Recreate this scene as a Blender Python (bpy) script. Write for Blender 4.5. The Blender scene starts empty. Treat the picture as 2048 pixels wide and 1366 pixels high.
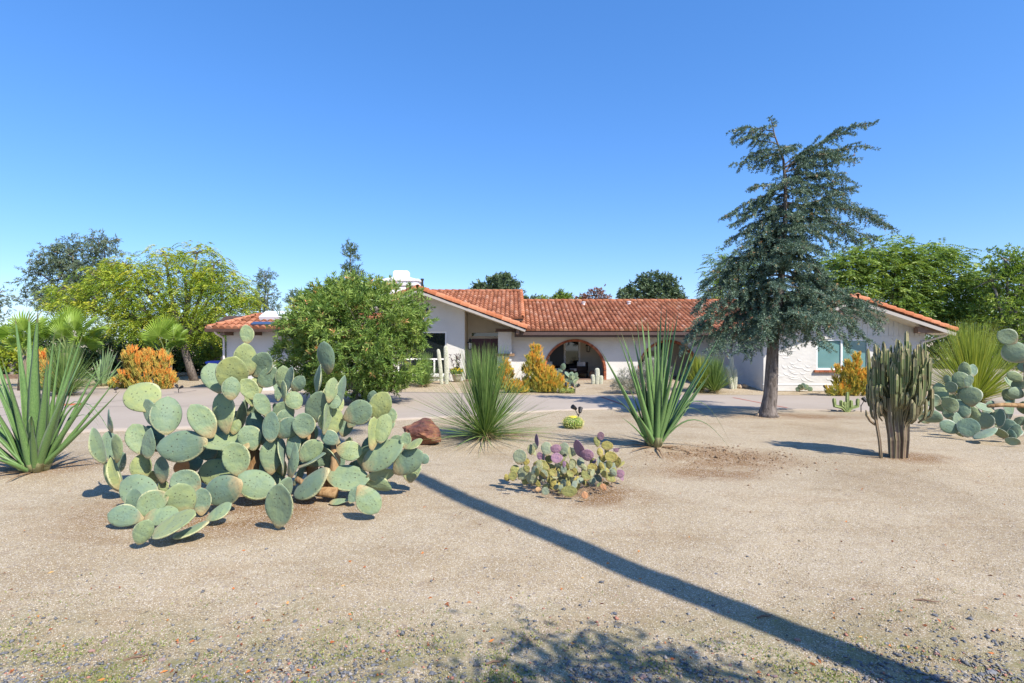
import bpy, math, random
import numpy as np
from mathutils import Vector, Matrix, Quaternion, noise as mnoise

SC = bpy.context.scene
COL = SC.collection
R = math.radians
# ------------------------------------------------------------ camera, sky, sun, exposure
CAM_H = 2.0
FP = 1080.0                       # focal length in pixels of the 2048 px wide picture
cam_d = bpy.data.cameras.new('camera')
cam_d.sensor_width = 36.0
cam_d.lens = 36.0 * FP / 2048.0
cam_d.clip_start = 0.05
cam_d.clip_end = 5000
cam = bpy.data.objects.new('camera', cam_d)
COL.objects.link(cam)
cam.location = (0, 0, CAM_H)
cam.rotation_euler = (R(90), 0, 0)
SC.camera = cam

SUN_AZ = R(137)                   # clockwise from +Y: behind the camera, to the right
SUN_EL = R(46)
W = bpy.data.worlds.new('World')
SC.world = W
W.use_nodes = True
wn = W.node_tree
wn.nodes.clear()
sky = wn.nodes.new('ShaderNodeTexSky')
sky.sky_type = 'NISHITA'
sky.sun_disc = False
sky.sun_elevation = SUN_EL
sky.sun_rotation = SUN_AZ
sky.air_density = 1.0
sky.dust_density = 0.35
sky.ozone_density = 2.2
sky.altitude = 100
hsv = wn.nodes.new('ShaderNodeHueSaturation')
hsv.inputs['Saturation'].default_value = 1.27
hsv.inputs['Value'].default_value = 1.25
bg = wn.nodes.new('ShaderNodeBackground')
bg.inputs['Strength'].default_value = 0.15
wo = wn.nodes.new('ShaderNodeOutputWorld')
gam = wn.nodes.new('ShaderNodeGamma')          # evens out zenith and horizon
gam.inputs['Gamma'].default_value = 0.70
tint = wn.nodes.new('ShaderNodeMix'); tint.data_type = 'RGBA'; tint.blend_type = 'MULTIPLY'
tint.inputs['Factor'].default_value = 1.0
tint.inputs[7].default_value = (.90, 1.02, 1.32, 1)
wn.links.new(sky.outputs['Color'], gam.inputs['Color'])
wn.links.new(gam.outputs['Color'], tint.inputs[6])
wn.links.new(tint.outputs[2], hsv.inputs['Color'])
wn.links.new(hsv.outputs['Color'], bg.inputs['Color'])
wn.links.new(bg.outputs['Background'], wo.inputs['Surface'])

TO_SUN = Vector((math.cos(SUN_EL) * math.sin(SUN_AZ), math.cos(SUN_EL) * math.cos(SUN_AZ), math.sin(SUN_EL)))
sd = bpy.data.lights.new('sun', 'SUN')
sd.energy = 5.0
sd.angle = R(0.53)
sd.color = (1.0, 0.935, 0.83)
so = bpy.data.objects.new('sun', sd)
COL.objects.link(so)
so.location = (20, -20, 30)
so.rotation_euler = (-TO_SUN).to_track_quat('-Z', 'Y').to_euler()

SC.view_settings.view_transform = 'Standard'
SC.view_settings.look = 'None'
SC.view_settings.exposure = 0.60
SC.view_settings.gamma = 1.0
SC.render.engine = 'CYCLES'
SC.cycles.max_bounces = 8
SC.cycles.diffuse_bounces = 4
SC.cycles.transparent_max_bounces = 8
SC.cycles.use_denoising = True

rng = np.random.default_rng(7)
random.seed(7)

# ------------------------------------------------------------ layout helpers
def sstep(a, b, x):
    t = np.clip((np.asarray(x, float) - a) / (b - a), 0, 1)
    return t * t * (3 - 2 * t)

MOUNDS = [(2.75, 10.3, .14, 1.3), (-7.3, 8.4, .10, 1.3), (-3.2, 6.9, .05, 1.6), (6.5, 9.4, .07, 1.2), (-.5, 11.4, .06, 1.2),
          (1.1, 7.2, .05, .9), (9.5, 11.0, .06, 2.0), (6.9, 14.5, .06, 1.2)]

def gh(x, y):
    x = np.asarray(x, float); y = np.asarray(y, float)
    h = .15 * sstep(20.6, 23.0, y)
    for mx, my, a, r in MOUNDS:
        h = h + a * np.exp(-((x - mx) ** 2 + (y - my) ** 2) / (r * r))
    near = 1 - sstep(11.0, 13.0, y)
    h = h + near * (.008 * np.sin(x * 1.7 + y * .6) + .006 * np.sin(y * 2.3 - x * .9 + 1.3) + .005 * np.sin(x * 3.9 + 2 * np.sin(y * 1.9)))
    return h

def P(px, py, Y):
    return Vector(((px - 1024) / FP * Y, Y, CAM_H + (683 - py) / FP * Y))

def G(px, py):
    Y = CAM_H * FP / (py - 683)
    for _ in range(25):
        x = (px - 1024) / FP * Y
        Y = .5 * Y + .5 * (CAM_H - float(gh(x, Y))) * FP / (py - 683)
    x = (px - 1024) / FP * Y
    return Vector((x, Y, float(gh(x, Y))))

def on_ground(x, y, dz=0.0):
    return Vector((x, y, float(gh(x, y)) + dz))

# ------------------------------------------------------------ object helpers
def tag(o, label=None, cat=None, group=None, kind=None):
    if label: o['label'] = label
    if cat: o['category'] = cat
    if group: o['group'] = group
    if kind: o['kind'] = kind
    return o

def thing(name, label, cat, loc=(0, 0, 0), rz=0.0, group=None):
    o = bpy.data.objects.new(name, None)
    COL.objects.link(o)
    o.empty_display_size = .2
    o.location = loc
    o.rotation_euler = (0, 0, rz)
    return tag(o, label, cat, group)

def link(name, me, parent=None, loc=None):
    o = bpy.data.objects.new(name, me)
    COL.objects.link(o)
    if parent is not None:
        o.parent = parent
    if loc is not None:
        o.location = loc
    return o

def npmesh(name, V, F, m=None, rnd=None, smooth=False, edge=None):
    """V (n,3), F (m,k) array or list of faces; rnd one float per face -> attribute 'rnd'"""
    me = bpy.data.meshes.new(name)
    V = np.asarray(V, np.float32)
    if isinstance(F, np.ndarray):
        k = F.shape[1]; nf = F.shape[0]
        me.vertices.add(len(V)); me.vertices.foreach_set('co', V.ravel())
        me.loops.add(nf * k); me.loops.foreach_set('vertex_index', F.astype(np.int32).ravel())
        me.polygons.add(nf)
        me.polygons.foreach_set('loop_start', np.arange(0, nf * k, k, dtype=np.int32))
        me.update(calc_edges=True)
    else:
        me.from_pydata([tuple(map(float, v)) for v in V], [], F)
        nf = len(F)
        me.update()
    if smooth:
        me.polygons.foreach_set('use_smooth', np.ones(nf, bool))
    if rnd is not None:
        a = me.attributes.new('rnd', 'FLOAT', 'FACE')
        a.data.foreach_set('value', np.asarray(rnd, np.float32))
    if edge is not None:
        a = me.attributes.new('edge', 'FLOAT', 'POINT')
        a.data.foreach_set('value', np.asarray(edge, np.float32))
    if m is not None:
        me.materials.append(m)
    return me

class MB:
    def __init__(s):
        s.v = []; s.f = []; s.r = []
    def add(s, vs, fs, r=0.5):
        n = len(s.v)
        s.v.extend([tuple(v) for v in vs])
        for f in fs:
            s.f.append(tuple(i + n for i in f)); s.r.append(r)
    def box(s, x0, x1, y0, y1, z0, z1, r=.5):
        s.add([(x0, y0, z0), (x1, y0, z0), (x1, y1, z0), (x0, y1, z0), (x0, y0, z1), (x1, y0, z1), (x1, y1, z1), (x0, y1, z1)],
              [(0, 3, 2, 1), (4, 5, 6, 7), (0, 1, 5, 4), (1, 2, 6, 5), (2, 3, 7, 6), (3, 0, 4, 7)], r)
    def obox(s, c, ax, ay, az, r=.5):
        """oriented box: centre and three half-extent vectors"""
        c = Vector(c); ax = Vector(ax); ay = Vector(ay); az = Vector(az)
        vs = [c + ax * i + ay * j + az * k for k in (-1, 1) for i, j in ((-1, -1), (1, -1), (1, 1), (-1, 1))]
        s.add(vs, [(0, 3, 2, 1), (4, 5, 6, 7), (0, 1, 5, 4), (1, 2, 6, 5), (2, 3, 7, 6), (3, 0, 4, 7)], r)
    def prism(s, poly, y0, y1, r=.5):
        """polygon of (x, z) extruded from y0 to y1"""
        n = len(poly)
        vs = [(x, y0, z) for x, z in poly] + [(x, y1, z) for x, z in poly]
        fs = [tuple(range(n)), tuple(range(2 * n - 1, n - 1, -1))]
        fs += [(i, i + n, (i + 1) % n + n, (i + 1) % n) for i in range(n)]
        s.add(vs, fs, r)
    def tube(s, pts, rad, n=6, r=.5, cap=True):
        pts = [Vector(p) for p in pts]
        m = len(pts)
        if not hasattr(rad, '__len__'): rad = [rad] * m
        ref = Vector((0, 0, 1)) if abs((pts[-1] - pts[0]).normalized().z) < .9 else Vector((1, 0, 0))
        vs = []
        for i, p in enumerate(pts):
            d = (pts[min(i + 1, m - 1)] - pts[max(i - 1, 0)]).normalized()
            u = d.cross(ref).normalized(); w = u.cross(d)
            for k in range(n):
                a = 2 * math.pi * k / n
                vs.append(p + (u * math.cos(a) + w * math.sin(a)) * rad[i])
        fs = []
        for i in range(m - 1):
            for k in range(n):
                fs.append((i * n + k, i * n + (k + 1) % n, (i + 1) * n + (k + 1) % n, (i + 1) * n + k))
        if cap:
            fs.append(tuple(range(n - 1, -1, -1))); fs.append(tuple((m - 1) * n + k for k in range(n)))
        s.add(vs, fs, r)
    def lathe(s, prof, n=16, c=(0, 0, 0), r=.5):
        vs = []
        for rr, z in prof:
            for k in range(n):
                a = 2 * math.pi * k / n
                vs.append((c[0] + rr * math.cos(a), c[1] + rr * math.sin(a), c[2] + z))
        fs = []
        for i in range(len(prof) - 1):
            for k in range(n):
                fs.append((i * n + k, i * n + (k + 1) % n, (i + 1) * n + (k + 1) % n, (i + 1) * n + k))
        s.add(vs, fs, r)
    def mesh(s, name, m=None, smooth=False):
        me = npmesh(name, np.array(s.v), s.f, m, s.r, smooth)
        return me
    def build(s, name, m, parent=None, smooth=False, loc=None):
        return link(name, s.mesh(name, m, smooth), parent, loc)

# ------------------------------------------------------------ material helpers
class NT:
    def __init__(s, name):
        s.m = bpy.data.materials.new(name)
        s.m.use_nodes = True
        s.t = s.m.node_tree
        s.b = s.t.nodes['Principled BSDF']
        s.out = s.t.nodes['Material Output']
        s._tc = None
    def n(s, typ, **kw):
        nd = s.t.nodes.new(typ)
        for k, v in kw.items():
            setattr(nd, k, v)
        return nd
    def l(s, a, b):
        s.t.links.new(a, b)
    def tc(s, which='Object'):
        if s._tc is None: s._tc = s.n('ShaderNodeTexCoord')
        return s._tc.outputs[which]
    def mapping(s, scale=(1, 1, 1), src=None, rot=(0, 0, 0)):
        mp = s.n('ShaderNodeMapping')
        mp.inputs['Scale'].default_value = scale
        mp.inputs['Rotation'].default_value = rot
        s.l(src or s.tc(), mp.inputs['Vector'])
        return mp.outputs['Vector']
    def noise(s, scale, detail=4, rough=.55, src=None, dist=0.0):
        nd = s.n('ShaderNodeTexNoise')
        nd.inputs['Scale'].default_value = scale
        nd.inputs['Detail'].default_value = detail
        nd.inputs['Roughness'].default_value = rough
        nd.inputs['Distortion'].default_value = dist
        s.l(src or s.tc(), nd.inputs['Vector'])
        return nd.outputs['Fac']
    def voro(s, scale, feature='F1', src=None, out='Distance', rand=1.0):
        nd = s.n('ShaderNodeTexVoronoi', feature=feature)
        nd.inputs['Scale'].default_value = scale
        nd.inputs['Randomness'].default_value = rand
        s.l(src or s.tc(), nd.inputs['Vector'])
        return nd.outputs[out]
    def ramp(s, fac, stops, interp='LINEAR'):
        r = s.n('ShaderNodeValToRGB')
        r.color_ramp.interpolation = interp
        el = r.color_ramp.elements
        while len(el) < len(stops): el.new(.5)
        for e, (p, c) in zip(el, stops):
            e.position = p
            e.color = (*c, 1) if len(c) == 3 else c
        s.l(fac, r.inputs['Fac'])
        return r.outputs['Color']
    def val(s, fac, a, b, c=0.0, d=1.0):
        """map range a..b -> c..d, clamped"""
        r = s.n('ShaderNodeMapRange')
        r.inputs['From Min'].default_value = a; r.inputs['From Max'].default_value = b
        r.inputs['To Min'].default_value = c; r.inputs['To Max'].default_value = d
        s.l(fac, r.inputs['Value'])
        return r.outputs['Result']
    def mix(s, fac, a, b, typ='MIX'):
        r = s.n('ShaderNodeMix', data_type='RGBA', blend_type=typ)
        for sock, v in ((r.inputs['Factor'], fac), (r.inputs[6], a), (r.inputs[7], b)):
            if isinstance(v, (int, float)): sock.default_value = v
            elif isinstance(v, tuple): sock.default_value = (*v, 1)
            else: s.l(v, sock)
        return r.outputs[2]
    def math(s, op, a, b=None):
        r = s.n('ShaderNodeMath', operation=op)
        for sock, v in ((r.inputs[0], a), (r.inputs[1], b)):
            if v is None: continue
            if isinstance(v, (int, float)): sock.default_value = v
            else: s.l(v, sock)
        return r.outputs[0]
    def attr(s, name='rnd'):
        a = s.n('ShaderNodeAttribute', attribute_name=name)
        return a.outputs['Fac']
    def orand(s):
        return s.n('ShaderNodeObjectInfo').outputs['Random']
    def xyz(s, src=None):
        x = s.n('ShaderNodeSeparateXYZ')
        s.l(src or s.tc(), x.inputs[0])
        return x.outputs
    def bump(s, h, strength=.5, dist=.01):
        b = s.n('ShaderNodeBump')
        b.inputs['Strength'].default_value = strength
        b.inputs['Distance'].default_value = dist
        s.l(h, b.inputs['Height'])
        s.l(b.outputs['Normal'], s.b.inputs['Normal'])
        return b
    def col(s, c, rough=.8, spec=.3, metal=0.0):
        if isinstance(c, tuple): s.b.inputs['Base Color'].default_value = (*c, 1)
        else: s.l(c, s.b.inputs['Base Color'])
        s.b.inputs['Roughness'].default_value = rough
        s.b.inputs['Specular IOR Level'].default_value = spec
        s.b.inputs['Metallic'].default_value = metal
        return s.m

def leaf_mat(name, stops, rough=.5, trans=.3, spec=.3, tcol=None, gain=1.0):
    t = NT(name)
    stops = [(p, tuple(min(.92, x * gain) for x in c)) for p, c in stops]
    c = t.ramp(t.attr(), stops)
    t.col(c, rough, spec)
    tr = t.n('ShaderNodeBsdfTranslucent')
    c2 = t.mix(1.0, c, tcol or (1.25, 1.2, .6), 'MULTIPLY')
    t.l(c2, tr.inputs['Color'])
    mx = t.n('ShaderNodeMixShader')
    mx.inputs[0].default_value = trans
    t.l(t.b.outputs[0], mx.inputs[1]); t.l(tr.outputs[0], mx.inputs[2])
    t.l(mx.outputs[0], t.out.inputs['Surface'])
    return t.m
# ------------------------------------------------------------ materials
M = {}
def plain(name, c, rough=.7, spec=.3, metal=0.0, nscale=None, amt=.15, bump=None):
    t = NT(name)
    cc = c
    if nscale:
        f = t.noise(nscale, 5, .6)
        a = tuple(max(0, x * (1 - amt)) for x in c); b = tuple(min(1, x * (1 + amt)) for x in c)
        cc = t.ramp(f, [(.3, a), (.7, b)])
        if bump: t.bump(f, bump[0], bump[1])
    M[name] = t.col(cc, rough, spec, metal)
    return M[name]

# stucco
t = NT('stucco')
n1 = t.noise(1.1, 4, .6); n2 = t.noise(14, 4, .65)
v1 = t.voro(5.5, 'SMOOTH_F1', src=t.mapping((1, 1, 1.8)))
c = t.ramp(n1, [(.3, (.56, .54, .50)), (.7, (.63, .61, .57))])
hgt = t.math('ADD', t.math('MULTIPLY', n2, .5), v1)
t.bump(hgt, .35, .02)
M['stucco'] = t.col(c, .9, .2)
plain('cream', (.60, .55, .45), .85, .2, 0, 3, .06, (.2, .01))
plain('white_paint', (.80, .80, .78), .5, .4, 0, 4, .04)
plain('siding', (.60, .59, .56), .75, .25, 0, 6, .06)
plain('brown_wood', (.075, .043, .030), .6, .3, 0, 8, .25)
plain('beam_wood', (.20, .125, .085), .7, .3, 0, 8, .25)
plain('ledge_wood', (.26, .16, .09), .7, .3, 0, 8, .25)
plain('gutter', (.09, .055, .045), .45, .5, 0, 5, .1)
plain('barge', (.40, .36, .32), .6, .3)
plain('downspout', (.62, .58, .56), .5, .4)
plain('door_wood', (.105, .036, .050), .5, .45, 0, 12, .25)
plain('door_panel', (.085, .028, .040), .5, .45, 0, 12, .25)
plain('dark_metal', (.022, .020, .020), .5, .5, .3)
plain('lamp_glass', (.55, .55, .50), .2, .5)
plain('wicker', (.018, .014, .013), .7, .3, 0, 60, .4, (.4, .01))
plain('cushion', (.72, .70, .66), .9, .1, 0, 8, .05)
plain('red_joint', (.42, .085, .06), .8, .2)
plain('dark_joint', (.20, .17, .15), .9, .1)
plain('flat_roof', (.40, .38, .36), .9, .1)
plain('blue_plastic', (.015, .06, .42), .4, .5)
plain('clay_pot', (.38, .33, .26), .8, .2, 0, 10, .2)
plain('porch_floor', (.26, .17, .13), .8, .2, 0, 3, .2)
plain('timber', (.20, .13, .09), .9, .1, 0, 9, .4, (.5, .02))
plain('bin_post', (.34, .28, .17), .8, .2, 0, 9, .3)

t = NT('glass')
t.col((.012, .016, .018), .03, .8)
t.b.inputs['IOR'].default_value = 1.6
M['glass'] = t.m
t = NT('screen_glass')
t.col((.018, .014, .016), .35, .4)
M['screen_glass'] = t.m
t = NT('teal_glass')
f = t.noise(1.2, 2, .5)
M['teal_glass'] = t.col(t.ramp(f, [(.3, (.12, .24, .24)), (.7, (.18, .32, .31))]), .12, .7)
t = NT('skylight_white'); M['skylight_white'] = t.col((.74, .76, .80), .25, .6)
t = NT('skylight_blue'); M['skylight_blue'] = t.col((.05, .08, .15), .08, .8)

# terracotta
t = NT('roof_tile')
a = t.attr()
n = t.noise(9, 4, .6)
c = t.ramp(a, [(0, (.24, .095, .05)), (.3, (.35, .14, .075)), (.6, (.43, .18, .098)), (.85, (.47, .22, .13)), (1, (.50, .29, .20))])
c = t.mix(t.val(n, .35, .7), c, t.mix(1.0, c, (.72, .66, .60), 'MULTIPLY'))
n3 = t.noise(.6, 3, .6)
c = t.mix(t.val(n3, .52, .72, 0, .35), c, (.30, .17, .075))
t.bump(n, .3, .01)
M['roof_tile'] = t.col(c, .85, .2)
t = NT('rake_tile')
n = t.noise(5, 4, .6)
c = t.ramp(t.orand(), [(0, (.40, .14, .065)), (.5, (.50, .19, .095)), (1, (.55, .25, .145))])
c = t.mix(t.val(n, .4, .75), c, t.mix(1.0, c, (.72, .66, .60), 'MULTIPLY'))
t.bump(n, .3, .01)
M['rake_tile'] = t.col(c, .85, .2)
t = NT('arch_brick')
c = t.ramp(t.attr(), [(0, (.25, .075, .04)), (.5, (.36, .12, .06)), (1, (.42, .17, .09))])
M['arch_brick'] = t.col(c, .85, .2)

# ground: decomposed granite
t = NT('granite_sand')
o = t.tc()
big = t.noise(.45, 5, .62)
mid = t.noise(2.2, 5, .62, dist=.4)
fine = t.noise(95, 3, .7)
grain = t.voro(150, 'F1', out='Color')
grain2 = t.voro(62, 'F1', out='Color')
gx = t.xyz(grain)[0]
gx2 = t.xyz(grain2)[1]
base = t.ramp(big, [(.30, (.33, .25, .150)), (.44, (.42, .335, .215)), (.56, (.475, .39, .265)), (.70, (.44, .345, .22))])
soil = t.ramp(fine, [(.3, (.21, .125, .055)), (.7, (.31, .19, .09))])
# brown soil where roots were dug: patches with their own outline
y = t.xyz(t.tc())
def blob(cx, cy, rx, ry):
    dx = t.math('MULTIPLY', t.math('SUBTRACT', y[0], cx), 1 / rx)
    dy = t.math('MULTIPLY', t.math('SUBTRACT', y[1], cy), 1 / ry)
    d = t.math('SQRT', t.math('ADD', t.math('MULTIPLY', dx, dx), t.math('MULTIPLY', dy, dy)))
    return t.val(d, .45, 1.15, 1, 0)
pf = None
for bl in ((3.5, 9.1, 1.5, .9), (-3.4, 6.4, 1.9, 1.2), (-7.4, 8.3, 1.3, .7), (6.7, 9.1, .8, .5), (1.1, 6.9, .8, .5), (7.4, 14.2, 1.9, .6), (-.6, 11.2, 1.2, .5), (3.0, 8.2, 1.0, .5)):
    b_ = blob(*bl)
    pf = b_ if pf is None else t.math('MAXIMUM', pf, b_)
pf = t.math('MULTIPLY', pf, t.val(mid, .28, .5))
pf = t.math('MAXIMUM', pf, t.val(mid, .60, .76, 0, .6))
c = t.mix(pf, base, soil)
c = t.mix(t.val(gx, 0, 1, .0, .75), c, t.mix(1.0, c, (.45, .40, .35), 'MULTIPLY'))
c = t.mix(t.val(gx, .86, .9, 0, .6), c, (.82, .76, .66))
streak = t.noise(1.1, 5, .65, src=t.mapping((.55, 1.9, 1)), dist=.5)
c = t.mix(t.val(streak, .54, .72, 0, .55), c, t.mix(1.0, c, (.72, .62, .50), 'MULTIPLY'))
c = t.mix(t.val(gx2, .90, .93, 0, .6), c, (.22, .18, .16))
# moss and dark fines towards the lane at the photographer's feet
lane = t.math('MULTIPLY', t.val(t.math('ADD', y[1], t.math('MULTIPLY', mid, 1.6)), 3.7, 5.0, 1, 0), t.val(t.noise(3.3, 5, .7), .38, .55))
c = t.mix(t.math('MULTIPLY', lane, .85), c, t.ramp(fine, [(.35, (.10, .10, .035)), (.6, (.18, .185, .065)), (.8, (.32, .27, .17))]))
hgt = t.math('ADD', t.math('MULTIPLY', gx, .6), t.math('MULTIPLY', fine, .7))
t.bump(hgt, .55, .012)
M['granite_sand'] = t.col(c, .95, .15)

t = NT('concrete')
big = t.noise(.35, 5, .62); mid = t.noise(3.0, 5, .65); fine = t.noise(60, 3, .7)
c = t.ramp(big, [(.3, (.345, .29, .235)), (.7, (.40, .34, .28))])
c = t.mix(t.val(mid, .5, .75, 0, .30), c, (.30, .245, .20))
c = t.mix(t.val(fine, .3, .8, 0, .2), c, (.25, .2, .17))
t.bump(fine, .2, .005)
M['concrete'] = t.col(c, .9, .2)

# stones
t = NT('stone')
c = t.ramp(t.attr(), [(0, (.075, .078, .082)), (.3, (.115, .12, .128)), (.55, (.17, .172, .175)), (.72, (.30, .27, .24)), (.84, (.46, .15, .07)), (.92, (.42, .30, .19)), (1, (.55, .50, .43))], 'CONSTANT')
c = t.mix(.35, c, t.ramp(t.noise(60, 3, .6), [(.3, (.10, .10, .11)), (.7, (.34, .33, .33))]))
M['stone'] = t.col(c, .85, .25)
t = NT('grit')
c = t.ramp(t.attr(), [(0, (.22, .165, .105)), (.35, (.38, .30, .19)), (.7, (.52, .43, .29)), (1, (.72, .65, .53))])
M['grit'] = t.col(c, .9, .2)
t = NT('single_stone')
c = t.ramp(t.orand(), [(0, (.075, .078, .086)), (.5, (.125, .13, .142)), (.8, (.19, .192, .20)), (.9, (.45, .16, .08)), (1, (.48, .42, .35))])
c = t.mix(.4, c, t.ramp(t.noise(40, 3, .6), [(.3, (.09, .09, .10)), (.7, (.32, .32, .33))]))
t.bump(t.noise(50, 3, .6), .4, .01)
M['single_stone'] = t.col(c, .85, .25)
t = NT('dry_leaf')
M['dry_leaf'] = t.col(t.ramp(t.attr(), [(0, (.16, .06, .03)), (.4, (.38, .12, .04)), (.7, (.55, .20, .05)), (1, (.50, .32, .12))]), .8, .2)
t = NT('red_rock')
n1 = t.noise(3.5, 6, .68); n2 = t.noise(16, 5, .65)
c = t.ramp(n1, [(.3, (.06, .032, .034)), (.48, (.15, .062, .045)), (.6, (.26, .12, .065)), (.72, (.36, .21, .12))])
c = t.mix(t.val(n2, .5, .7, 0, .6), c, (.07, .045, .045))
t.bump(n2, .8, .03)
M['red_rock'] = t.col(c, .85, .25)
t = NT('tan_rock')
n1 = t.noise(4.5, 6, .68)
t.bump(n1, .7, .03)
M['tan_rock'] = t.col(t.ramp(n1, [(.3, (.28, .20, .13)), (.7, (.52, .41, .29))]), .9, .2)

# bark
def bark(name, a, b, sc=14):
    t = NT(name)
    v = t.noise(sc, 5, .65, src=t.mapping((1, 1, .28)), dist=.6)
    t.bump(v, .9, .03)
    M[name] = t.col(t.ramp(v, [(.33, a), (.66, b)]), .95, .1)
bark('bark', (.065, .052, .044), (.24, .205, .18))
bark('grey_bark', (.13, .115, .10), (.36, .33, .30), 8)
bark('palm_bark', (.12, .09, .065), (.30, .24, .18), 10)
bark('cork', (.16, .085, .035), (.44, .29, .15), 9)

# cactus pads
def pad_mat(name, stops, edge, dots, cork=.26, dscale=11.0, dotsize=.20, scar=0.0):
    t = NT(name)
    o = t.xyz()
    c = t.ramp(t.orand(), stops)
    n = t.noise(3.2, 4, .6)
    c = t.mix(t.val(n, .38, .62, 0, .7), c, t.mix(1.0, c, (1.30, 1.18, .90), 'MULTIPLY'))
    fl = t.mapping((1, .02, 1))
    d = t.voro(dscale, 'F1', src=fl, rand=.45)
    dark = t.val(d, dotsize * .55, dotsize, 1, 0)
    c = t.mix(t.math('MULTIPLY', dark, .9), c, dots)
    # pale spiny rim
    x2 = t.math('MULTIPLY', o[0], 2.45)
    z2 = t.math('MULTIPLY', t.math('SUBTRACT', o[2], .53), 1.95)
    rr = t.math('SQRT', t.math('ADD', t.math('MULTIPLY', x2, x2), t.math('MULTIPLY', z2, z2)))
    rim = t.math('MULTIPLY', t.val(rr, .86, .96), t.val(t.noise(30, 2, .6), .30, .52))
    c = t.mix(t.math('MULTIPLY', rim, .9), c, edge)
    # corky base of some pads
    k = t.math('ADD', t.math('MULTIPLY', t.noise(5, 4, .65), .5), o[2])
    r2 = t.math('FRACT', t.math('MULTIPLY', t.orand(), 7.31))
    thr = t.val(r2, 0, 1, .22, .22 + cork)
    cork_f = t.val(t.math('SUBTRACT', thr, k), -.14, .12)
    c = t.mix(t.math('MULTIPLY', cork_f, .75), c, t.ramp(n, [(.35, (.24, .15, .06)), (.65, (.50, .38, .20))]))
    if scar:
        sf = t.val(t.noise(2.1, 5, .7, dist=.6), .61, .64)
        sf = t.math('MULTIPLY', sf, t.val(t.math('FRACT', t.math('MULTIPLY', t.orand(), 3.7)), 1 - scar, 1 - scar + .05))
        c = t.mix(t.math('MULTIPLY', sf, .8), c, (.66, .60, .40))
    nb = t.noise(4.5, 3, .55, src=t.mapping((1, .3, .8)))
    h = t.math('ADD', t.math('MULTIPLY', nb, .8), t.math('MULTIPLY', dark, .25))
    t.bump(h, .45, .05)
    t.b.inputs['Sheen Weight'].default_value = .12
    M[name] = t.col(c, .62, .3)
pad_mat('pad_blue', [(0, (.095, .155, .120)), (.35, (.140, .205, .140)), (.7, (.175, .24, .140)), (1, (.245, .285, .115))], (.50, .49, .26), (.05, .05, .03), scar=.5)
pad_mat('pad_pale', [(0, (.13, .20, .145)), (.5, (.18, .25, .175)), (1, (.205, .265, .145))], (.52, .53, .40), (.07, .07, .05), cork=.2, scar=.3)
pad_mat('pad_grey', [(0, (.15, .19, .155)), (.5, (.20, .24, .17)), (1, (.24, .25, .13))], (.50, .40, .16), (.13, .09, .07), cork=.15, dscale=9, dotsize=.22)
pad_mat('pad_yellow', [(0, (.17, .185, .065)), (.5, (.24, .245, .085)), (1, (.30, .255, .07))], (.46, .28, .07), (.18, .11, .05), cork=.25, dscale=9, dotsize=.22)
pad_mat('pad_purple', [(0, (.15, .09, .115)), (.5, (.23, .135, .195)), (1, (.31, .18, .26))], (.40, .25, .33), (.11, .06, .09), cork=.05, dscale=9, dotsize=.24)
pad_mat('pad_dead', [(0, (.42, .20, .11)), (.5, (.52, .29, .15)), (1, (.52, .36, .20))], (.40, .25, .12), (.25, .14, .07), cork=.3)

# strap leaves: z along the leaf (0..1)
def strap(name, a, b, tip):
    t = NT(name)
    o = t.xyz()
    n = t.noise(7, 3, .6, src=t.mapping((30, 30, 1.0)))
    c = t.ramp(n, [(.3, a), (.7, b)])
    c = t.mix(t.val(t.attr(), .9, 1.0), c, tip)
    c = t.mix(t.val(t.attr(), .10, 0.0), c, (.42, .36, .20))
    t.b.inputs['Sheen Weight'].default_value = .05
    M[name] = t.col(c, .42, .45)
strap('strap_leaf', (.06, .135, .038), (.185, .30, .090), (.16, .11, .05))
strap('strap_leaf_pale', (.13, .22, .10), (.20, .30, .13), (.20, .14, .07))
plain('dry_strap', (.27, .18, .11), .9, .1, 0, 5, .3)

M['needle'] = leaf_mat('needle', [(0, (.024, .048, .038)), (.4, (.055, .092, .068)), (.75, (.115, .160, .115)), (.97, (.18, .22, .145)), (1, (.28, .16, .08))], .55, .15, gain=1.75)
M['blade'] = leaf_mat('blade', [(0, (.32, .25, .14)), (.06, (.30, .24, .12)), (.07, (.045, .085, .025)), (.5, (.10, .165, .042)), (1, (.20, .26, .085))], .45, .2, gain=1.45)
M['blade_lime'] = leaf_mat('blade_lime', [(0, (.30, .24, .10)), (.06, (.30, .24, .10)), (.07, (.12, .18, .025)), (.5, (.22, .27, .04)), (1, (.36, .36, .07))], .45, .25, gain=1.3)
M['firestick'] = leaf_mat('firestick', [(0, (.38, .38, .07)), (.3, (.68, .56, .13)), (.5, (.88, .60, .15)), (.72, (.92, .45, .08)), (1, (.90, .28, .06))], .5, .3, tcol=(1, 1, 1))
M['firestick_gold'] = leaf_mat('firestick_gold', [(0, (.36, .37, .06)), (.35, (.66, .55, .09)), (.6, (.88, .58, .10)), (.85, (.92, .46, .05)), (1, (.90, .34, .05))], .5, .3, tcol=(1, 1, 1))
M['leaf_bottlebrush'] = leaf_mat('leaf_bottlebrush', [(0, (.045, .085, .020)), (.4, (.095, .155, .032)), (.75, (.17, .225, .052)), (.965, (.26, .28, .10)), (.975, (.45, .22, .09)), (1, (.50, .26, .12))], .45, .25, gain=1.75)
M['leaf_yellow'] = leaf_mat('leaf_yellow', [(0, (.065, .115, .016)), (.4, (.14, .20, .022)), (.75, (.27, .29, .030)), (1, (.42, .37, .05))], .5, .35, gain=1.75)
M['leaf_euc'] = leaf_mat('leaf_euc', [(0, (.040, .065, .045)), (.5, (.075, .105, .065)), (.9, (.12, .15, .09)), (1, (.22, .15, .10))], .5, .2, gain=1.7)
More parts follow.
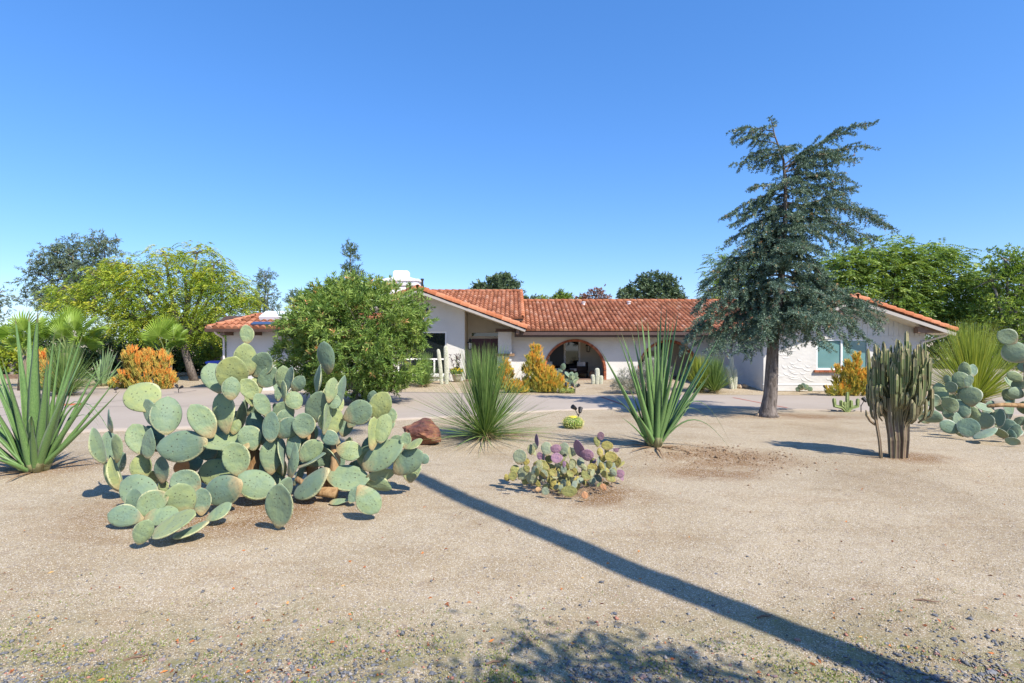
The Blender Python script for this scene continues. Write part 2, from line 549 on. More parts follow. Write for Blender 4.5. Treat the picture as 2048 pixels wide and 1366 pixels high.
M['leaf_dark'] = leaf_mat('leaf_dark', [(0, (.022, .045, .018)), (.5, (.048, .085, .028)), (1, (.11, .15, .045))], .5, .25, gain=1.55)
M['leaf_bright'] = leaf_mat('leaf_bright', [(0, (.055, .10, .022)), (.5, (.115, .18, .035)), (1, (.24, .30, .07))], .45, .35, gain=1.6)
M['leaf_oak'] = leaf_mat('leaf_oak', [(0, (.032, .055, .030)), (.5, (.06, .092, .048)), (1, (.11, .145, .075))], .5, .2, gain=1.8)
M['leaf_red'] = leaf_mat('leaf_red', [(0, (.08, .06, .045)), (.5, (.17, .085, .06)), (1, (.26, .13, .085))], .6, .2, gain=1.5)
M['leaf_grey'] = leaf_mat('leaf_grey', [(0, (.16, .16, .13)), (.5, (.27, .27, .23)), (1, (.40, .39, .33))], .7, .15, gain=1.3)
M['leaf_palm'] = leaf_mat('leaf_palm', [(0, (.10, .17, .025)), (.5, (.19, .28, .045)), (1, (.30, .38, .09))], .4, .35, gain=1.35)
M['moss'] = leaf_mat('moss', [(0, (.10, .14, .03)), (.5, (.20, .25, .06)), (1, (.36, .33, .13))], .7, .25, gain=1.2)
M['leaf_purple'] = leaf_mat('leaf_purple', [(0, (.03, .018, .024)), (1, (.10, .05, .06))], .6, .2)
M['yellow_petal'] = leaf_mat('yellow_petal', [(0, (.70, .46, .01)), (1, (.85, .62, .03))], .6, .25, tcol=(1, 1, 1))
M['spine'] = leaf_mat('spine', [(0, (.50, .44, .12)), (.6, (.68, .62, .22)), (1, (.75, .72, .42))], .6, .1, tcol=(1, 1, 1))
t = NT('barrel_skin')
M['barrel_skin'] = t.col(t.ramp(t.attr(), [(0, (.30, .34, .05)), (.45, (.17, .25, .05)), (1, (.06, .12, .03))]), .6, .3)
plain('barrel_wool', (.80, .62, .05), .95, .1, 0, 30, .15, (.6, .02))
t = NT('torch_cactus')
o = t.xyz()
n = t.noise(30, 3, .7)
M['torch_cactus'] = t.col(t.ramp(n, [(.35, (.30, .33, .22)), (.6, (.60, .58, .48)), (.8, (.74, .71, .62))]), .9, .15)
t = NT('green_column')
M['green_column'] = t.col(t.ramp(t.noise(12, 3, .6), [(.3, (.13, .19, .06)), (.7, (.27, .31, .12))]), .6, .3)
t = NT('candelabra')
n = t.noise(4, 4, .65)
c = t.ramp(t.attr(), [(0, (.045, .065, .025)), (.5, (.085, .125, .042)), (.93, (.15, .19, .065)), (1, (.42, .34, .20))])
c = t.mix(t.val(t.xyz(t.tc())[2], 1.25, .45, 0, .85), c, t.ramp(n, [(.3, (.09, .055, .042)), (.7, (.24, .165, .125))]))
c = t.mix(t.val(n, .54, .66, 0, .5), c, (.17, .09, .06))
c = t.mix(t.val(t.attr('edge'), .5, 1.0, 0, .6), c, (.46, .40, .22))
M['candelabra'] = t.col(c, .7, .25)
# ------------------------------------------------------------ ground
def axis(a, b, step, lo, hi, grow=1.18):
    xs = list(np.arange(a, b + 1e-6, step))
    s = step; x = xs[-1]
    while x < hi:
        s *= grow; x += s; xs.append(min(x, hi))
    s = step; x = xs[0]; left = []
    while x > lo:
        s *= grow; x -= s; left.append(max(x, lo))
    return np.array(left[::-1] + xs)

gx_ = axis(-13, 15, .11, -900, 900, 1.3)
gy_ = axis(2.2, 24, .10, -60, 1500, 1.3)
XX, YY = np.meshgrid(gx_, gy_)
ZZ = gh(XX, YY)
nz = rng.normal(0, 1, XX.shape)
ZZ = ZZ + np.where((YY < 11.5) & (YY > 1) & (abs(XX) < 15), nz * .0035, 0)
nx, ny = len(gx_), len(gy_)
idx = np.arange(nx * ny).reshape(ny, nx)
F = np.stack([idx[:-1, :-1].ravel(), idx[:-1, 1:].ravel(), idx[1:, 1:].ravel(), idx[1:, :-1].ravel()], 1)
ground = link('ground', npmesh('ground', np.stack([XX.ravel(), YY.ravel(), ZZ.ravel()], 1), F, M['granite_sand'], smooth=True))
tag(ground, 'pale decomposed granite yard with brown soil patches', 'ground', kind='structure')

# driveway: a curved concrete sweep between the cactus bed and the house
near = [(-75, 8.5), (-28, 9.5), (-16, 10.6), (-9.2, 11.9), (-5.5, 12.9), (-3.2, 13.5), (-.5, 14.7), (2, 15.9), (5, 16.0), (8.2, 15.8), (11, 15.2), (15, 14.2), (20, 13.0), (30, 11)]
far = [(-75, 22), (-28, 22), (-16, 21.8), (-12, 22.2), (-9, 21.5), (-6, 21.0), (-3, 21.0), (-.2, 20.0), (2, 19.7), (5, 19.9), (8.2, 20.0), (11, 19.7), (16.5, 19.5), (20, 20), (30, 20)]
def resample(pl, n):
    pl = np.array(pl, float)
    d = np.r_[0, np.cumsum(np.hypot(*np.diff(pl, axis=0).T))]
    xs = np.linspace(-75, 30, n)
    o = np.argsort(pl[:, 0])
    ys = np.interp(xs, pl[o, 0], pl[o, 1])
    k = np.ones(9) / 9
    ys = np.convolve(np.pad(ys, 4, mode='edge'), k, 'valid')
    return np.stack([xs, ys], 1)
NA, NB = 300, 24
A = resample(near, NA); B = resample(far, NA)
tt = np.linspace(0, 1, NB)[:, None, None]
XY = A[None] * (1 - tt) + B[None] * tt
Zd = gh(XY[..., 0], XY[..., 1]) + .03
V = np.concatenate([XY, Zd[..., None]], 2).reshape(-1, 3)
idx = np.arange(NA * NB).reshape(NB, NA)
F = np.stack([idx[:-1, :-1].ravel(), idx[:-1, 1:].ravel(), idx[1:, 1:].ravel(), idx[1:, :-1].ravel()], 1)
# edges drop into the ground
e0 = V[:NA] - [0, 0.0, .10]; e1 = V[-NA:] - [0, 0.0, .10]
n0 = len(V)
V = np.concatenate([V, e0, e1])
i = np.arange(NA - 1)
F = np.concatenate([F, np.stack([n0 + i, n0 + i + 1, i + 1, i], 1), np.stack([n0 - NA + i, n0 - NA + i + 1, n0 + NA + i + 1, n0 + NA + i], 1)])
drive = link('driveway', npmesh('driveway', V, F, M['concrete']))
tag(drive, 'curved pinkish grey concrete driveway in front of the house', 'driveway', kind='structure')
def strip_on(p, q, w, m, name):
    p = Vector(p); q = Vector(q)
    n = 10
    d = (q - p).normalized(); s = Vector((-d.y, d.x)) * w / 2
    vs = []
    for i in range(n + 1):
        c = p.lerp(q, i / n)
        for k in (-1, 1):
            x, y_ = c + s * k
            vs.append((x, y_, float(gh(x, y_)) + .036))
    fs = [(2 * i, 2 * i + 1, 2 * i + 3, 2 * i + 2) for i in range(n)]
    mb = MB(); mb.add(vs, fs); return mb.build(name, m, drive)
g2 = lambda px, py: tuple(G(px, py)[:2])
strip_on(g2(1203, 796), g2(1248, 812), .07, M['red_joint'], 'expansion_joint')
strip_on(g2(1466, 797), g2(1575, 818), .06, M['red_joint'], 'expansion_joint')
strip_on((-14, 12.0), (-12.5, 21.4), .03, M['dark_joint'], 'control_joint')
strip_on((-6.5, 13.0), (-6.0, 20.8), .03, M['dark_joint'], 'control_joint')
strip_on((-22, 15.6), (-5, 16.8), .03, M['dark_joint'], 'control_joint')
strip_on((-1.4, 14.8), (-1.9, 20.6), .03, M['dark_joint'], 'control_joint')

# side ramp at the end of the house
mb = MB()
vs = []
for i in range(9):
    f_ = i / 8
    y_ = 20.4 + f_ * 16; z = .16 + .85 * float(sstep(0, 1, f_))
    vs += [(17.6 + f_ * .6, y_, z), (26, y_, z)]
mb.add(vs, [(2 * i, 2 * i + 1, 2 * i + 3, 2 * i + 2) for i in range(8)])
mb.add([(17.6, 20.4, .16), (17.6, 20.4, -.1), (26, 20.4, -.1), (26, 20.4, .16)], [(0, 1, 2, 3)])
mb.add([v for i in range(9) for v in (vs[2 * i], (vs[2 * i][0], vs[2 * i][1], -.1))], [(2 * i, 2 * i + 1, 2 * i + 3, 2 * i + 2) for i in range(8)])
tag(mb.build('ramp', M['concrete']), 'pale concrete ramp rising past the end of the house', 'ramp', kind='structure')

# ------------------------------------------------------------ house
PADZ = .15
house = thing('house', 'white stucco ranch house with red clay tile roofs and brick arches', 'house', (0, 26, PADZ))
def hp(mb, name, m, parent=None, smooth=False):
    """part of the house, given in world coordinates"""
    o = mb.build(name, m, parent or house, smooth)
    o.matrix_parent_inverse = Matrix.Translation((0, -26, -PADZ))
    return o
def sub(mb, name, m, parent, smooth=False):
    return mb.build(name, m, parent, smooth)

def wall_box(x0, x1, y0, y1, z0, z1, m='stucco', name='wall'):
    mb = MB(); mb.box(x0, x1, y0, y1, z0, z1); return hp(mb, name, M[m])

def grid_wall(x0, x1, z0, z1, y, th, holes, m='stucco', top=None):
    """wall facing the camera with rectangular openings; top(x) gives a sloping top edge"""
    xs = sorted({x0, x1, *[h[0] for h in holes], *[h[1] for h in holes]})
    zs = sorted({z0, z1, *[h[2] for h in holes], *[h[3] for h in holes]})
    mb = MB()
    for a, b in zip(xs, xs[1:]):
        for c, d in zip(zs, zs[1:]):
            if any(h[0] <= a and b <= h[1] and h[2] <= c and d <= h[3] for h in holes): continue
            if d == zs[-1] and top:
                mb.prism([(a, c), (b, c), (b, top(b)), (a, top(a))], y, y + th)
            else:
                mb.box(a, b, y, y + th, c, d)
    return hp(mb, 'wall', M[m])

# arch wall Y = 26
AY = 26.0
def arch_wall(x0, x1, z0, z1, y, th, arches):
    """arches: (cx, r, spring z)"""
    mb = MB()
    cur = x0
    for cx, r, zs in arches:
        mb.box(cur, cx - r, y, y + th, z0, z1)
        n = 28
        pts = [(cx + r * math.cos(math.pi * (1 - i / n)), zs + r * math.sin(math.pi * (1 - i / n))) for i in range(n + 1)]
        pts = [(cx - r, zs)] + pts[1:-1] + [(cx + r, zs)]
        for (ax, az), (bx, bz) in zip(pts, pts[1:]):
            mb.prism([(ax, az), (bx, bz), (bx, z1), (ax, z1)], y, y + th)
        cur = cx + r
    mb.box(cur, x1, y, y + th, z0, z1)
    return hp(mb, 'wall', M['stucco'])
ARCH = [(3.03, 1.50, .60), (7.53, 1.47, .60)]
arch_wall(-.02, 9.92, PADZ - .1, 2.44, AY, .28, ARCH)
for cx, r, zs in ARCH:
    mb = MB()
    n = 44
    def brk(c, tang, nrm):
        mb.obox(c, Vector(tang) * .046, Vector((0, .16, 0)), Vector(nrm) * .055, random.random())
    k = int((zs - PADZ) / .105)
    for s in (-1, 1):
        for i in range(k):
            brk((cx + s * (r - .045), AY + .125, PADZ + .06 + i * .105), (0, 0, 1), (1, 0, 0))
    for i in range(n):
        a = math.pi * (i + .5) / n
        brk((cx + (r - .045) * math.cos(a), AY + .125, zs + (r - .045) * math.sin(a)), (-math.sin(a), 0, math.cos(a)), (math.cos(a), 0, math.sin(a)))
    o = hp(mb, 'brick_arch', M['arch_brick']); o['kind'] = 'stuff'; o['label'] = 'red brick edging round the porch arch'

# porch behind the arches
PY = 28.5
wall_box(-.02, .24, AY + .28, PY, PADZ - .1, 2.44)
grid_wall(.24, 10.2, PADZ - .1, 2.62, PY, .2, [(1.9, 3.60, .35, 2.15), (6.4, 8.1, .35, 2.15)], 'cream')
mb = MB(); mb.box(.0, 10.0, AY - .05, PY + .1, PADZ - .12, PADZ + .02); hp(mb, 'porch_floor', M['porch_floor'])
mb = MB(); mb.box(.0, 10.0, AY + .05, PY + .1, 2.45, 2.50); hp(mb, 'porch_ceiling', M['cream'])

def window(x0, x1, z0, z1, y, glass, fw=.07, mull=(), rail=(), depth=.10, glasses=None, name='window'):
    """frame with panes set back; one pane object per light"""
    mb = MB()
    mb.box(x0, x0 + fw, y, y + depth, z0, z1); mb.box(x1 - fw, x1, y, y + depth, z0, z1)
    mb.box(x0 + fw, x1 - fw, y, y + depth, z0, z0 + fw); mb.box(x0 + fw, x1 - fw, y, y + depth, z1 - fw, z1)
    for m_ in mull: mb.box(m_ - fw / 2, m_ + fw / 2, y + .01, y + depth - .01, z0 + fw, z1 - fw)
    for r_ in rail: mb.box(x0 + fw, x1 - fw, y + .012, y + depth - .012, r_ - fw / 2, r_ + fw / 2)
    fr = hp(mb, name, M['white_paint'])
    xs = [x0 + fw * .5, *mull, x1 - fw * .5]
    for i, (a, b) in enumerate(zip(xs, xs[1:])):
        g = MB(); g.box(a + .004, b - .004, y + depth * .5, y + depth * .5 + .012, z0 + fw * .5, z1 - fw * .5)
        sub(g, 'pane', M[glasses[i] if glasses else glass], fr)
    return fr
window(1.9, 3.60, .35, 2.15, PY - .04, 'glass', .09, (2.78,), glasses=['screen_glass', 'glass'], name='sliding_door')
window(6.4, 8.1, .35, 2.15, PY - .04, 'glass', .09, (7.25,), name='sliding_door')

# entry: gable wall, door recess
GY = 25.4
PEAK = (-4.27, 4.33); GS = .362
gtop = lambda x: PEAK[1] - GS * abs(x - PEAK[0]) - .10
def gable_wall(x0, x1, y, th, holes, m):
    xs = sorted({x0, x1, *([PEAK[0]] if x0 < PEAK[0] < x1 else []), *[h[0] for h in holes], *[h[1] for h in holes]})
    mb = MB()
    for a, b in zip(xs, xs[1:]):
        hs = [h for h in holes if h[0] <= a and b <= h[1]]
        if hs:
            h = hs[0]
            mb.box(a, b, y, y + th, PADZ - .1, h[2])
            mb.prism([(a, h[3]), (b, h[3]), (b, gtop(b)), (a, gtop(a))], y, y + th)
        else:
            mb.prism([(a, PADZ - .1), (b, PADZ - .1), (b, gtop(b)), (a, gtop(a))], y, y + th)
    return hp(mb, 'wall', M[m])
gable_wall(-8.6, -2.23, GY, .25, [(-5.4, -3.08, .42, 2.47)], 'stucco')
window(-5.4, -3.08, .42, 2.47, GY + .05, 'glass', .07, (), (1.17,), .12)
mb = MB(); mb.box(-3.70, -3.63, GY + .06, GY + .15, .49, 1.13); hp(mb, 'window_mullion', M['white_paint'])
mb = MB(); mb.box(-5.5, -2.98, GY - .07, GY + .04, .34, .42); hp(mb, 'window_sill', M['white_paint'])
# return wall beside the door
mb = MB(); mb.add([(-2.23, GY + .25, PADZ - .1), (-2.23, 27.6, PADZ - .1), (-2.23, 27.6, gtop(-2.23)), (-2.23, GY + .25, gtop(-2.23)),
                   (-2.48, GY + .25, PADZ - .1), (-2.48, 27.6, PADZ - .1), (-2.48, 27.6, gtop(-2.48)), (-2.48, GY + .25, gtop(-2.48))],
                  [(0, 1, 2, 3), (7, 6, 5, 4), (3, 2, 6, 7), (0, 3, 7, 4), (1, 5, 6, 2)])
hp(mb, 'wall', M['cream'])
DY = 27.4
gable_wall(-2.23, .25, DY, .2, [(-2.10, -.10, PADZ, 2.50)], 'cream')
mb = MB()
for a, b, c, d in ((-2.10, -2.04, PADZ, 2.50), (-.16, -.10, PADZ, 2.50), (-2.04, -.16, 2.43, 2.50), (-2.04, -.16, 2.15, 2.27)):
    mb.box(a, b, DY - .03, DY + .12, c, d)
df = hp(mb, 'door_frame', M['cream'])
g = MB(); g.box(-2.04, -.16, DY + .05, DY + .06, 2.26, 2.44); sub(g, 'transom_pane', M['glass'], df)
for s, x0 in ((0, -2.03), (1, -1.095)):
    mb = MB(); mb.box(x0, x0 + .925, DY + .02, DY + .07, PADZ + .02, 2.145)
    d = hp(mb, 'door', M['door_wood'])
    for (pz0, pz1) in ((.32, .85), (.97, 1.45), (1.57, 2.02)):
        for q in (.10, .51):
            p_ = MB(); p_.box(x0 + q, x0 + q + .31, DY + .002, DY + .025, pz0, pz1)
            p_.box(x0 + q + .05, x0 + q + .26, DY - .012, DY + .01, pz0 + .05, pz1 - .05)
            sub(p_, 'door_panel', M['door_panel'], d)
    h = MB(); h.tube([(x0 + (.88 if s == 0 else .045), DY - .03, 1.05), (x0 + (.88 if s == 0 else .045), DY - .03, 1.30)], .015, 8)
    sub(h, 'handle', M['dark_metal'], d)
mb = MB(); mb.box(-2.3, .1, GY - .2, DY + .1, PADZ - .1, PADZ + .03); hp(mb, 'porch_floor', M['porch_floor'])
# pillar with a timber ledge
wall_box(-.66, -.02, 25.55, 26.2, 1.43, 2.46, name='pillar')
wall_box(-.70, -.02, 25.50, 26.3, PADZ - .1, 1.32, name='pillar_base')
mb = MB(); mb.box(-.80, .12, 25.40, 26.05 - .06, 1.32, 1.43); hp(mb, 'ledge', M['ledge_wood'])
mb = MB(); mb.box(-.78, .45, 25.45, 25.95, 2.46, 2.60); hp(mb, 'beam', M['brown_wood'])

# right wing
WY = 21.3; WX0, WX1 = 9.92, 16.29
WP = (13.105, 3.60); WS = .331
wtop = lambda x: WP[1] - WS * abs(x - WP[0]) - .08
SZ = 2.22
ww = grid_wall(WX0, WX1, PADZ - .1, SZ, WY, .25, [(12.0, 14.1, .88, 2.10)])
window(12.0, 14.1, .88, 2.10, WY + .03, 'teal_glass', .07, (13.03,))
mb = MB()
for i in range(13):
    x = 11.90 + i * .178
    mb.box(x, x + .168, WY - .10, WY + .02, .79, .875, random.random())
o = hp(mb, 'brick_sill', M['arch_brick']); o['kind'] = 'stuff'
mb = MB(); mb.prism([(WX0, SZ), (WX1, SZ), (WX1, wtop(WX1)), (WP[0], wtop(WP[0])), (WX0, wtop(WX0))], WY + .03, WY + .2)
gb = hp(mb, 'gable_wall', M['siding'])
nb = 31; bw = (WX1 - WX0) / nb
for i in range(nb):
    a = WX0 + i * bw + .006; b = WX0 + (i + 1) * bw - .006
    q = MB()
    poly = [(a, SZ + .004), (b, SZ + .004), (b, wtop(b))]
    if a < WP[0] < b: poly.append((WP[0], wtop(WP[0])))
    poly.append((a, wtop(a)))
    q.prism(poly, WY + .008, WY + .031)
    sub(q, 'siding_board', M['siding'], gb)
wall_box(WX0, WX0 + .25, WY + .25, AY + .1, PADZ - .1, 2.40)
wall_box(WX1 - .25, WX1, WY + .25, 33, PADZ - .1, 2.40)
mb = MB(); mb.box(WX0 - .012, WX1 + .012, WY - .015, WY + .1, .29, .33); hp(mb, 'weep_screed', M['white_paint'])
# trowelled arcs in the stucco
mb = MB()
for _ in range(130):
    cx = random.uniform(WX0 + .25, WX1 - .3); cz = random.uniform(.45, 2.1)
    if 11.7 < cx < 14.3 and .6 < cz < 2.2: continue
    L_ = random.uniform(.22, .55); sag = random.uniform(.03, .10); tl = random.uniform(-.5, .15)
    pts = []
    for i in range(7):
        u = i / 6 - .5
        lx = u * L_; lz = -sag * (1 - (2 * u) ** 2)
        pts.append((cx + lx * math.cos(tl) - lz * math.sin(tl), cz + lx * math.sin(tl) + lz * math.cos(tl)))
    for i, ((ax, az), (bx, bz)) in enumerate(zip(pts, pts[1:])):
        def hw(j): return .014 * math.sin(math.pi * (j + .35) / 6.7)
        h0, h1 = hw(i), hw(i + 1)
        mb.add([(ax, WY - .001, az + .06), (bx, WY - .001, bz + .06), (ax, WY - h0, az), (bx, WY - h1, bz), (ax, WY - .001, az - .012), (bx, WY - .001, bz - .012)],
               [(0, 2, 3, 1), (2, 4, 5, 3)])
o = sub(mb, 'stucco_relief', M['stucco'], ww); o['kind'] = 'stuff'

# left wing
LX0, LX1, LY = -11.26, -5.5, 21.3
wall_box(LX0, LX1, LY, LY + .25, PADZ - .1, 2.42)
wall_box(LX0, LX0 + .25, LY + .25, 33, PADZ - .1, 2.42)
wall_box(LX1 - .25, LX1, LY + .25, GY + .02, PADZ - .1, 2.42)
mb = MB(); mb.lathe([(0, .16), (.035, .15), (.05, .08), (.05, -.08), (.035, -.15), (0, -.16)], 10, (LX0 + .66, LY - .02, 1.15)); hp(mb, 'meter', M['dark_metal'])
# rear of the house
wall_box(-11.26, 16.29, 35.2, 35.45, PADZ - .1, 2.45)

# ------------------------------------------------------------ roofs
TW, TL = .217, .40
def tile_field(pl_o, u, v, W_, L_, inside=None, jitter=.006, tw=TW, tl=TL):
    """barrel tiles on a plane: pl_o eave corner, u along the eave, v up the slope"""
    u = Vector(u).normalized(); v = Vector(v).normalized(); n = u.cross(v)
    pl_o = Vector(pl_o)
    seg = 6
    nc = int(W_ / tw); nr = int(math.ceil(L_ / tl))
    mb = MB()
    for i in range(nc):
        uc = (i + .5) * W_ / nc
        for j in range(nr):
            s0 = j * tl - .03; s1 = min((j + 1) * tl + .04, L_)
            if inside and not inside(uc, (s0 + s1) / 2): continue
            jit = random.uniform(-jitter, jitter); r_ = random.random()
            vs = []
            for k_, (s, lift, rad) in enumerate(((s0, .055, .5), (s1, .008, .42))):
                for q in range(seg + 1):
                    a = math.pi * q / seg
                    du = -math.cos(a) * tw * rad * .92
                    dn = math.sin(a) * .092 + lift - .012
                    vs.append(pl_o + u * (uc + du + jit) + v * s + n * dn)
            vs.append(pl_o + u * (uc - tw * .46 + jit) + v * s0 + n * .004)
            vs.append(pl_o + u * (uc + tw * .46 + jit) + v * s0 + n * .004)
            fs = [(q, q + 1, seg + 2 + q, seg + 1 + q) for q in range(seg)]
            lo = len(vs) - 2
            fs.append(tuple([lo] + list(range(0, seg + 1)) + [lo + 1])[::-1])
            # underside of the cover's front lip gives the tile its thickness; the pan runs beside it
            mb.add(vs, fs, r_)
            pv = [pl_o + u * (uc + tw * .36) + v * s0 + n * .030, pl_o + u * (uc + tw * .64) + v * s0 + n * .030,
                  pl_o + u * (uc + tw * .64) + v * s1 + n * .006, pl_o + u * (uc + tw * .36) + v * s1 + n * .006,
                  pl_o + u * (uc + tw * .36) + v * s0 + n * .004, pl_o + u * (uc + tw * .64) + v * s0 + n * .004]
            mb.add(pv, [(0, 1, 2, 3), (4, 5, 1, 0)], r_ * .7)
    return mb

def deck(o, u, v, W_, L_, th=.09):
    u = Vector(u).normalized(); v = Vector(v).normalized(); n = u.cross(v); o = Vector(o)
    mb = MB()
    c = o + u * W_ / 2 + v * L_ / 2 - n * th / 2
    mb.obox(c, u * W_ / 2, v * L_ / 2, n * th / 2)
    return mb

def barrel_run(parent, a, b, name, step=.36, rad=.105, up=Vector((0, 0, 1))):
    """overlapping half-round tiles from a (low) to b (high), each its own object"""
    a = Vector(a); b = Vector(b)
    d = (b - a); L_ = d.length; d.normalize()
    s = d.cross(up).normalized(); n = s.cross(d)
    k = max(1, int(round(L_ / step))); st = L_ / k
    mb = MB()
    seg = 8
    vs = []
    for (t_, rr, lf) in ((-.03, rad * 1.08, .022), (st + .03, rad * .92, 0.0)):
        for q in range(seg + 1):
            an = math.pi * (q / seg) * 1.16 - math.pi * .08
            vs.append((t_, -math.cos(an) * rr, math.sin(an) * rr + lf))
    for (t_, rr, lf) in ((-.03, rad * 1.08 - .02, .022), (st + .03, rad * .92 - .02, 0.0)):
        for q in range(seg + 1):
            an = math.pi * (q / seg) * 1.16 - math.pi * .08
            vs.append((t_, -math.cos(an) * rr, math.sin(an) * rr + lf))
    m_ = seg + 1
    fs = [(q, q + 1, m_ + q + 1, m_ + q) for q in range(seg)] + [(q + 1, q, 2 * m_ + q, 2 * m_ + q + 1) for q in range(seg)]
    mb.add(vs, fs)
    me = mb.mesh(name, M['rake_tile'], True)
    rot = Matrix((d, s, n)).transposed().to_4x4()
    for i in range(k):
        p = a + d * (st * i) + s * random.uniform(-.006, .006)
        o = link(name, me, parent)
        o.matrix_local = Matrix.Translation(p) @ rot @ Matrix.Rotation(random.uniform(-.03, .03), 4, 'X')

def roof(name, o, u, v, W_, L_, inside=None, decking=True, mat_='brown_wood'):
    d = deck(o, u, v, W_, L_)
    r = hp(d, name, M[mat_])
    tf = tile_field(o, u, v, W_, L_, inside)
    t_ = sub(tf, 'roof_tiles', M['roof_tile'], r); t_['kind'] = 'stuff'
    return r

SL = .333; cs = 1 / math.hypot(1, SL)
# low main roof
EY, EZ = 25.2, 2.50; RY = 30.4; RZ = EZ + SL * (RY - EY)
Llow = math.hypot(RY - EY, RZ - EZ)
r_low = roof('roof', (.45, EY, EZ), (1, 0, 0), (0, 1, SL), 12.4, Llow)
rb = deck((.45 + 12.4, 2 * RY - EY, EZ), (-1, 0, 0), (0, -1, SL), 12.4, Llow); hp(rb, 'roof', M['rake_tile'])
barrel_run(r_low, (.5, RY, RZ + .04), (12.8, RY, RZ + .04), 'ridge_tile', .38, .11)
# gutter and fascia
mb = MB(); mb.box(.12, 9.86, EY - .10, EY + .02, EZ - .20, EZ - .055); mb.box(.12, 9.86, EY + .03, EY + .07, EZ - .30, EZ - .07)
hp(mb, 'gutter', M['gutter'])
# roof vents
for x, y_ in ((3.9, 29.5), (6.4, 29.6), (10.2, 29.2)):
    z = EZ + SL * (y_ - EY) + .04
    v_ = MB(); v_.lathe([(.10, 0), (.10, .14), (.13, .15), (.13, .20), (0, .22)], 10, (x, y_, z)); sub(v_, 'roof_vent', M['downspout'], r_low)
v_ = MB(); v_.box(4.95, 5.33, 30.5, 30.9, 4.1, 4.33); v_.box(4.93, 5.35, 30.48, 30.92, 4.42, 4.47)
for q in ((4.97, 30.52), (5.29, 30.52), (4.97, 30.86), (5.29, 30.86)): v_.box(q[0], q[0] + .03, q[1], q[1] + .03, 4.33, 4.42)
sub(v_, 'flue_cap', M['dark_metal'], r_low)
# high main roof
HZ0 = EZ + .565
zg = lambda x: PEAK[1] - GS * abs(x - PEAK[0])
yv = lambda x: max(EY, EY + (zg(x) - HZ0) / SL)          # valley with the entry gable
vx = (PEAK[1] - HZ0) / GS
poly = [(.52, EY), (PEAK[0] + vx, EY), (PEAK[0], yv(PEAK[0])), (PEAK[0] - vx, EY), (-10.2, EY), (-10.2, RY), (.52, RY)]
mb = MB()
n_ = len(poly)
vs = [(x, y_, HZ0 + SL * (y_ - EY) - .01) for x, y_ in poly] + [(x, y_, HZ0 + SL * (y_ - EY) - .10) for x, y_ in poly]
mb.add(vs, [tuple(range(n_))[::-1], tuple(range(n_, 2 * n_))] + [(i, (i + 1) % n_, (i + 1) % n_ + n_, i + n_) for i in range(n_)])
r_high = hp(mb, 'roof', M['brown_wood'])
t_ = sub(tile_field((-10.2, EY, HZ0), (1, 0, 0), (0, 1, SL), 10.72, Llow, inside=lambda a, b: EY + b * cs + .12 > yv(-10.2 + a)), 'roof_tiles', M['roof_tile'], r_high); t_['kind'] = 'stuff'
hb = deck((.52, 2 * RY - EY, HZ0), (-1, 0, 0), (0, -1, SL), 10.72, Llow); hp(hb, 'roof', M['rake_tile'])
HRZ = RZ + .565
barrel_run(r_high, (-10.2, RY, HRZ + .03), (.45, RY, HRZ + .03), 'ridge_tile', .38, .10)
barrel_run(r_high, (.50, EY, HZ0 + .05), (.50, RY, HRZ + .05), 'rake_tile', .40, .11)
mb = MB(); mb.add([(.40, EY + .25, EZ - .1), (.40, RY, EZ - .1), (.40, RY, HRZ - .12), (.40, EY + .25, HZ0 + SL * .25 - .12),
                   (.2, EY + .25, EZ - .1), (.2, RY, EZ - .1), (.2, RY, HRZ - .12), (.2, EY + .25, HZ0 + SL * .25 - .12)],
                  [(0, 1, 2, 3), (7, 6, 5, 4), (0, 3, 7, 4), (3, 2, 6, 7), (1, 5, 6, 2)])
hp(mb, 'wall', M['stucco'])
# front entry gable: ridge runs back into the high roof
FY = 24.4; GL = 4.9
for s in (-1, 1):
    ex = PEAK[0] + s * GL; ez = PEAK[1] - GS * GL
    Lg = math.hypot(GL, GS * GL)
    if s > 0:
        r_g = roof('roof', (ex, FY, ez), (0, 1, 0), (-1, 0, GS), 4.6, Lg, inside=lambda a, b: a < 1.2 + b * .72 + .6)
    else:
        r_g = roof('roof', (ex, FY + 4.6, ez), (0, -1, 0), (1, 0, GS), 4.6, Lg, inside=lambda a, b: (4.6 - a) < 1.2 + b * .72 + .6)
    barrel_run(r_g, (ex, FY + .05, ez + .06), (PEAK[0] + s * .06, FY + .05, PEAK[1] + .06), 'rake_tile', .40, .15)
    b_ = MB()   # barge board under the rake tiles
    d = Vector((-s, 0, GS)).normalized(); nn = Vector((0, 1, 0)).cross(d) * (-s)
    if nn.z < 0: nn = -nn
    c = Vector((PEAK[0] + s * GL / 2, FY - .03, PEAK[1] - GS * GL / 2)) - nn * .10
    b_.obox(c + nn * .03, d * Lg / 2, Vector((0, .025, 0)), nn * .055)
    sub(b_, 'barge_board', M['barge'], r_g)
barrel_run(r_g, (PEAK[0], FY + .0, PEAK[1] + .09), (PEAK[0], 28.9, PEAK[1] + .09), 'ridge_tile', .38, .13)
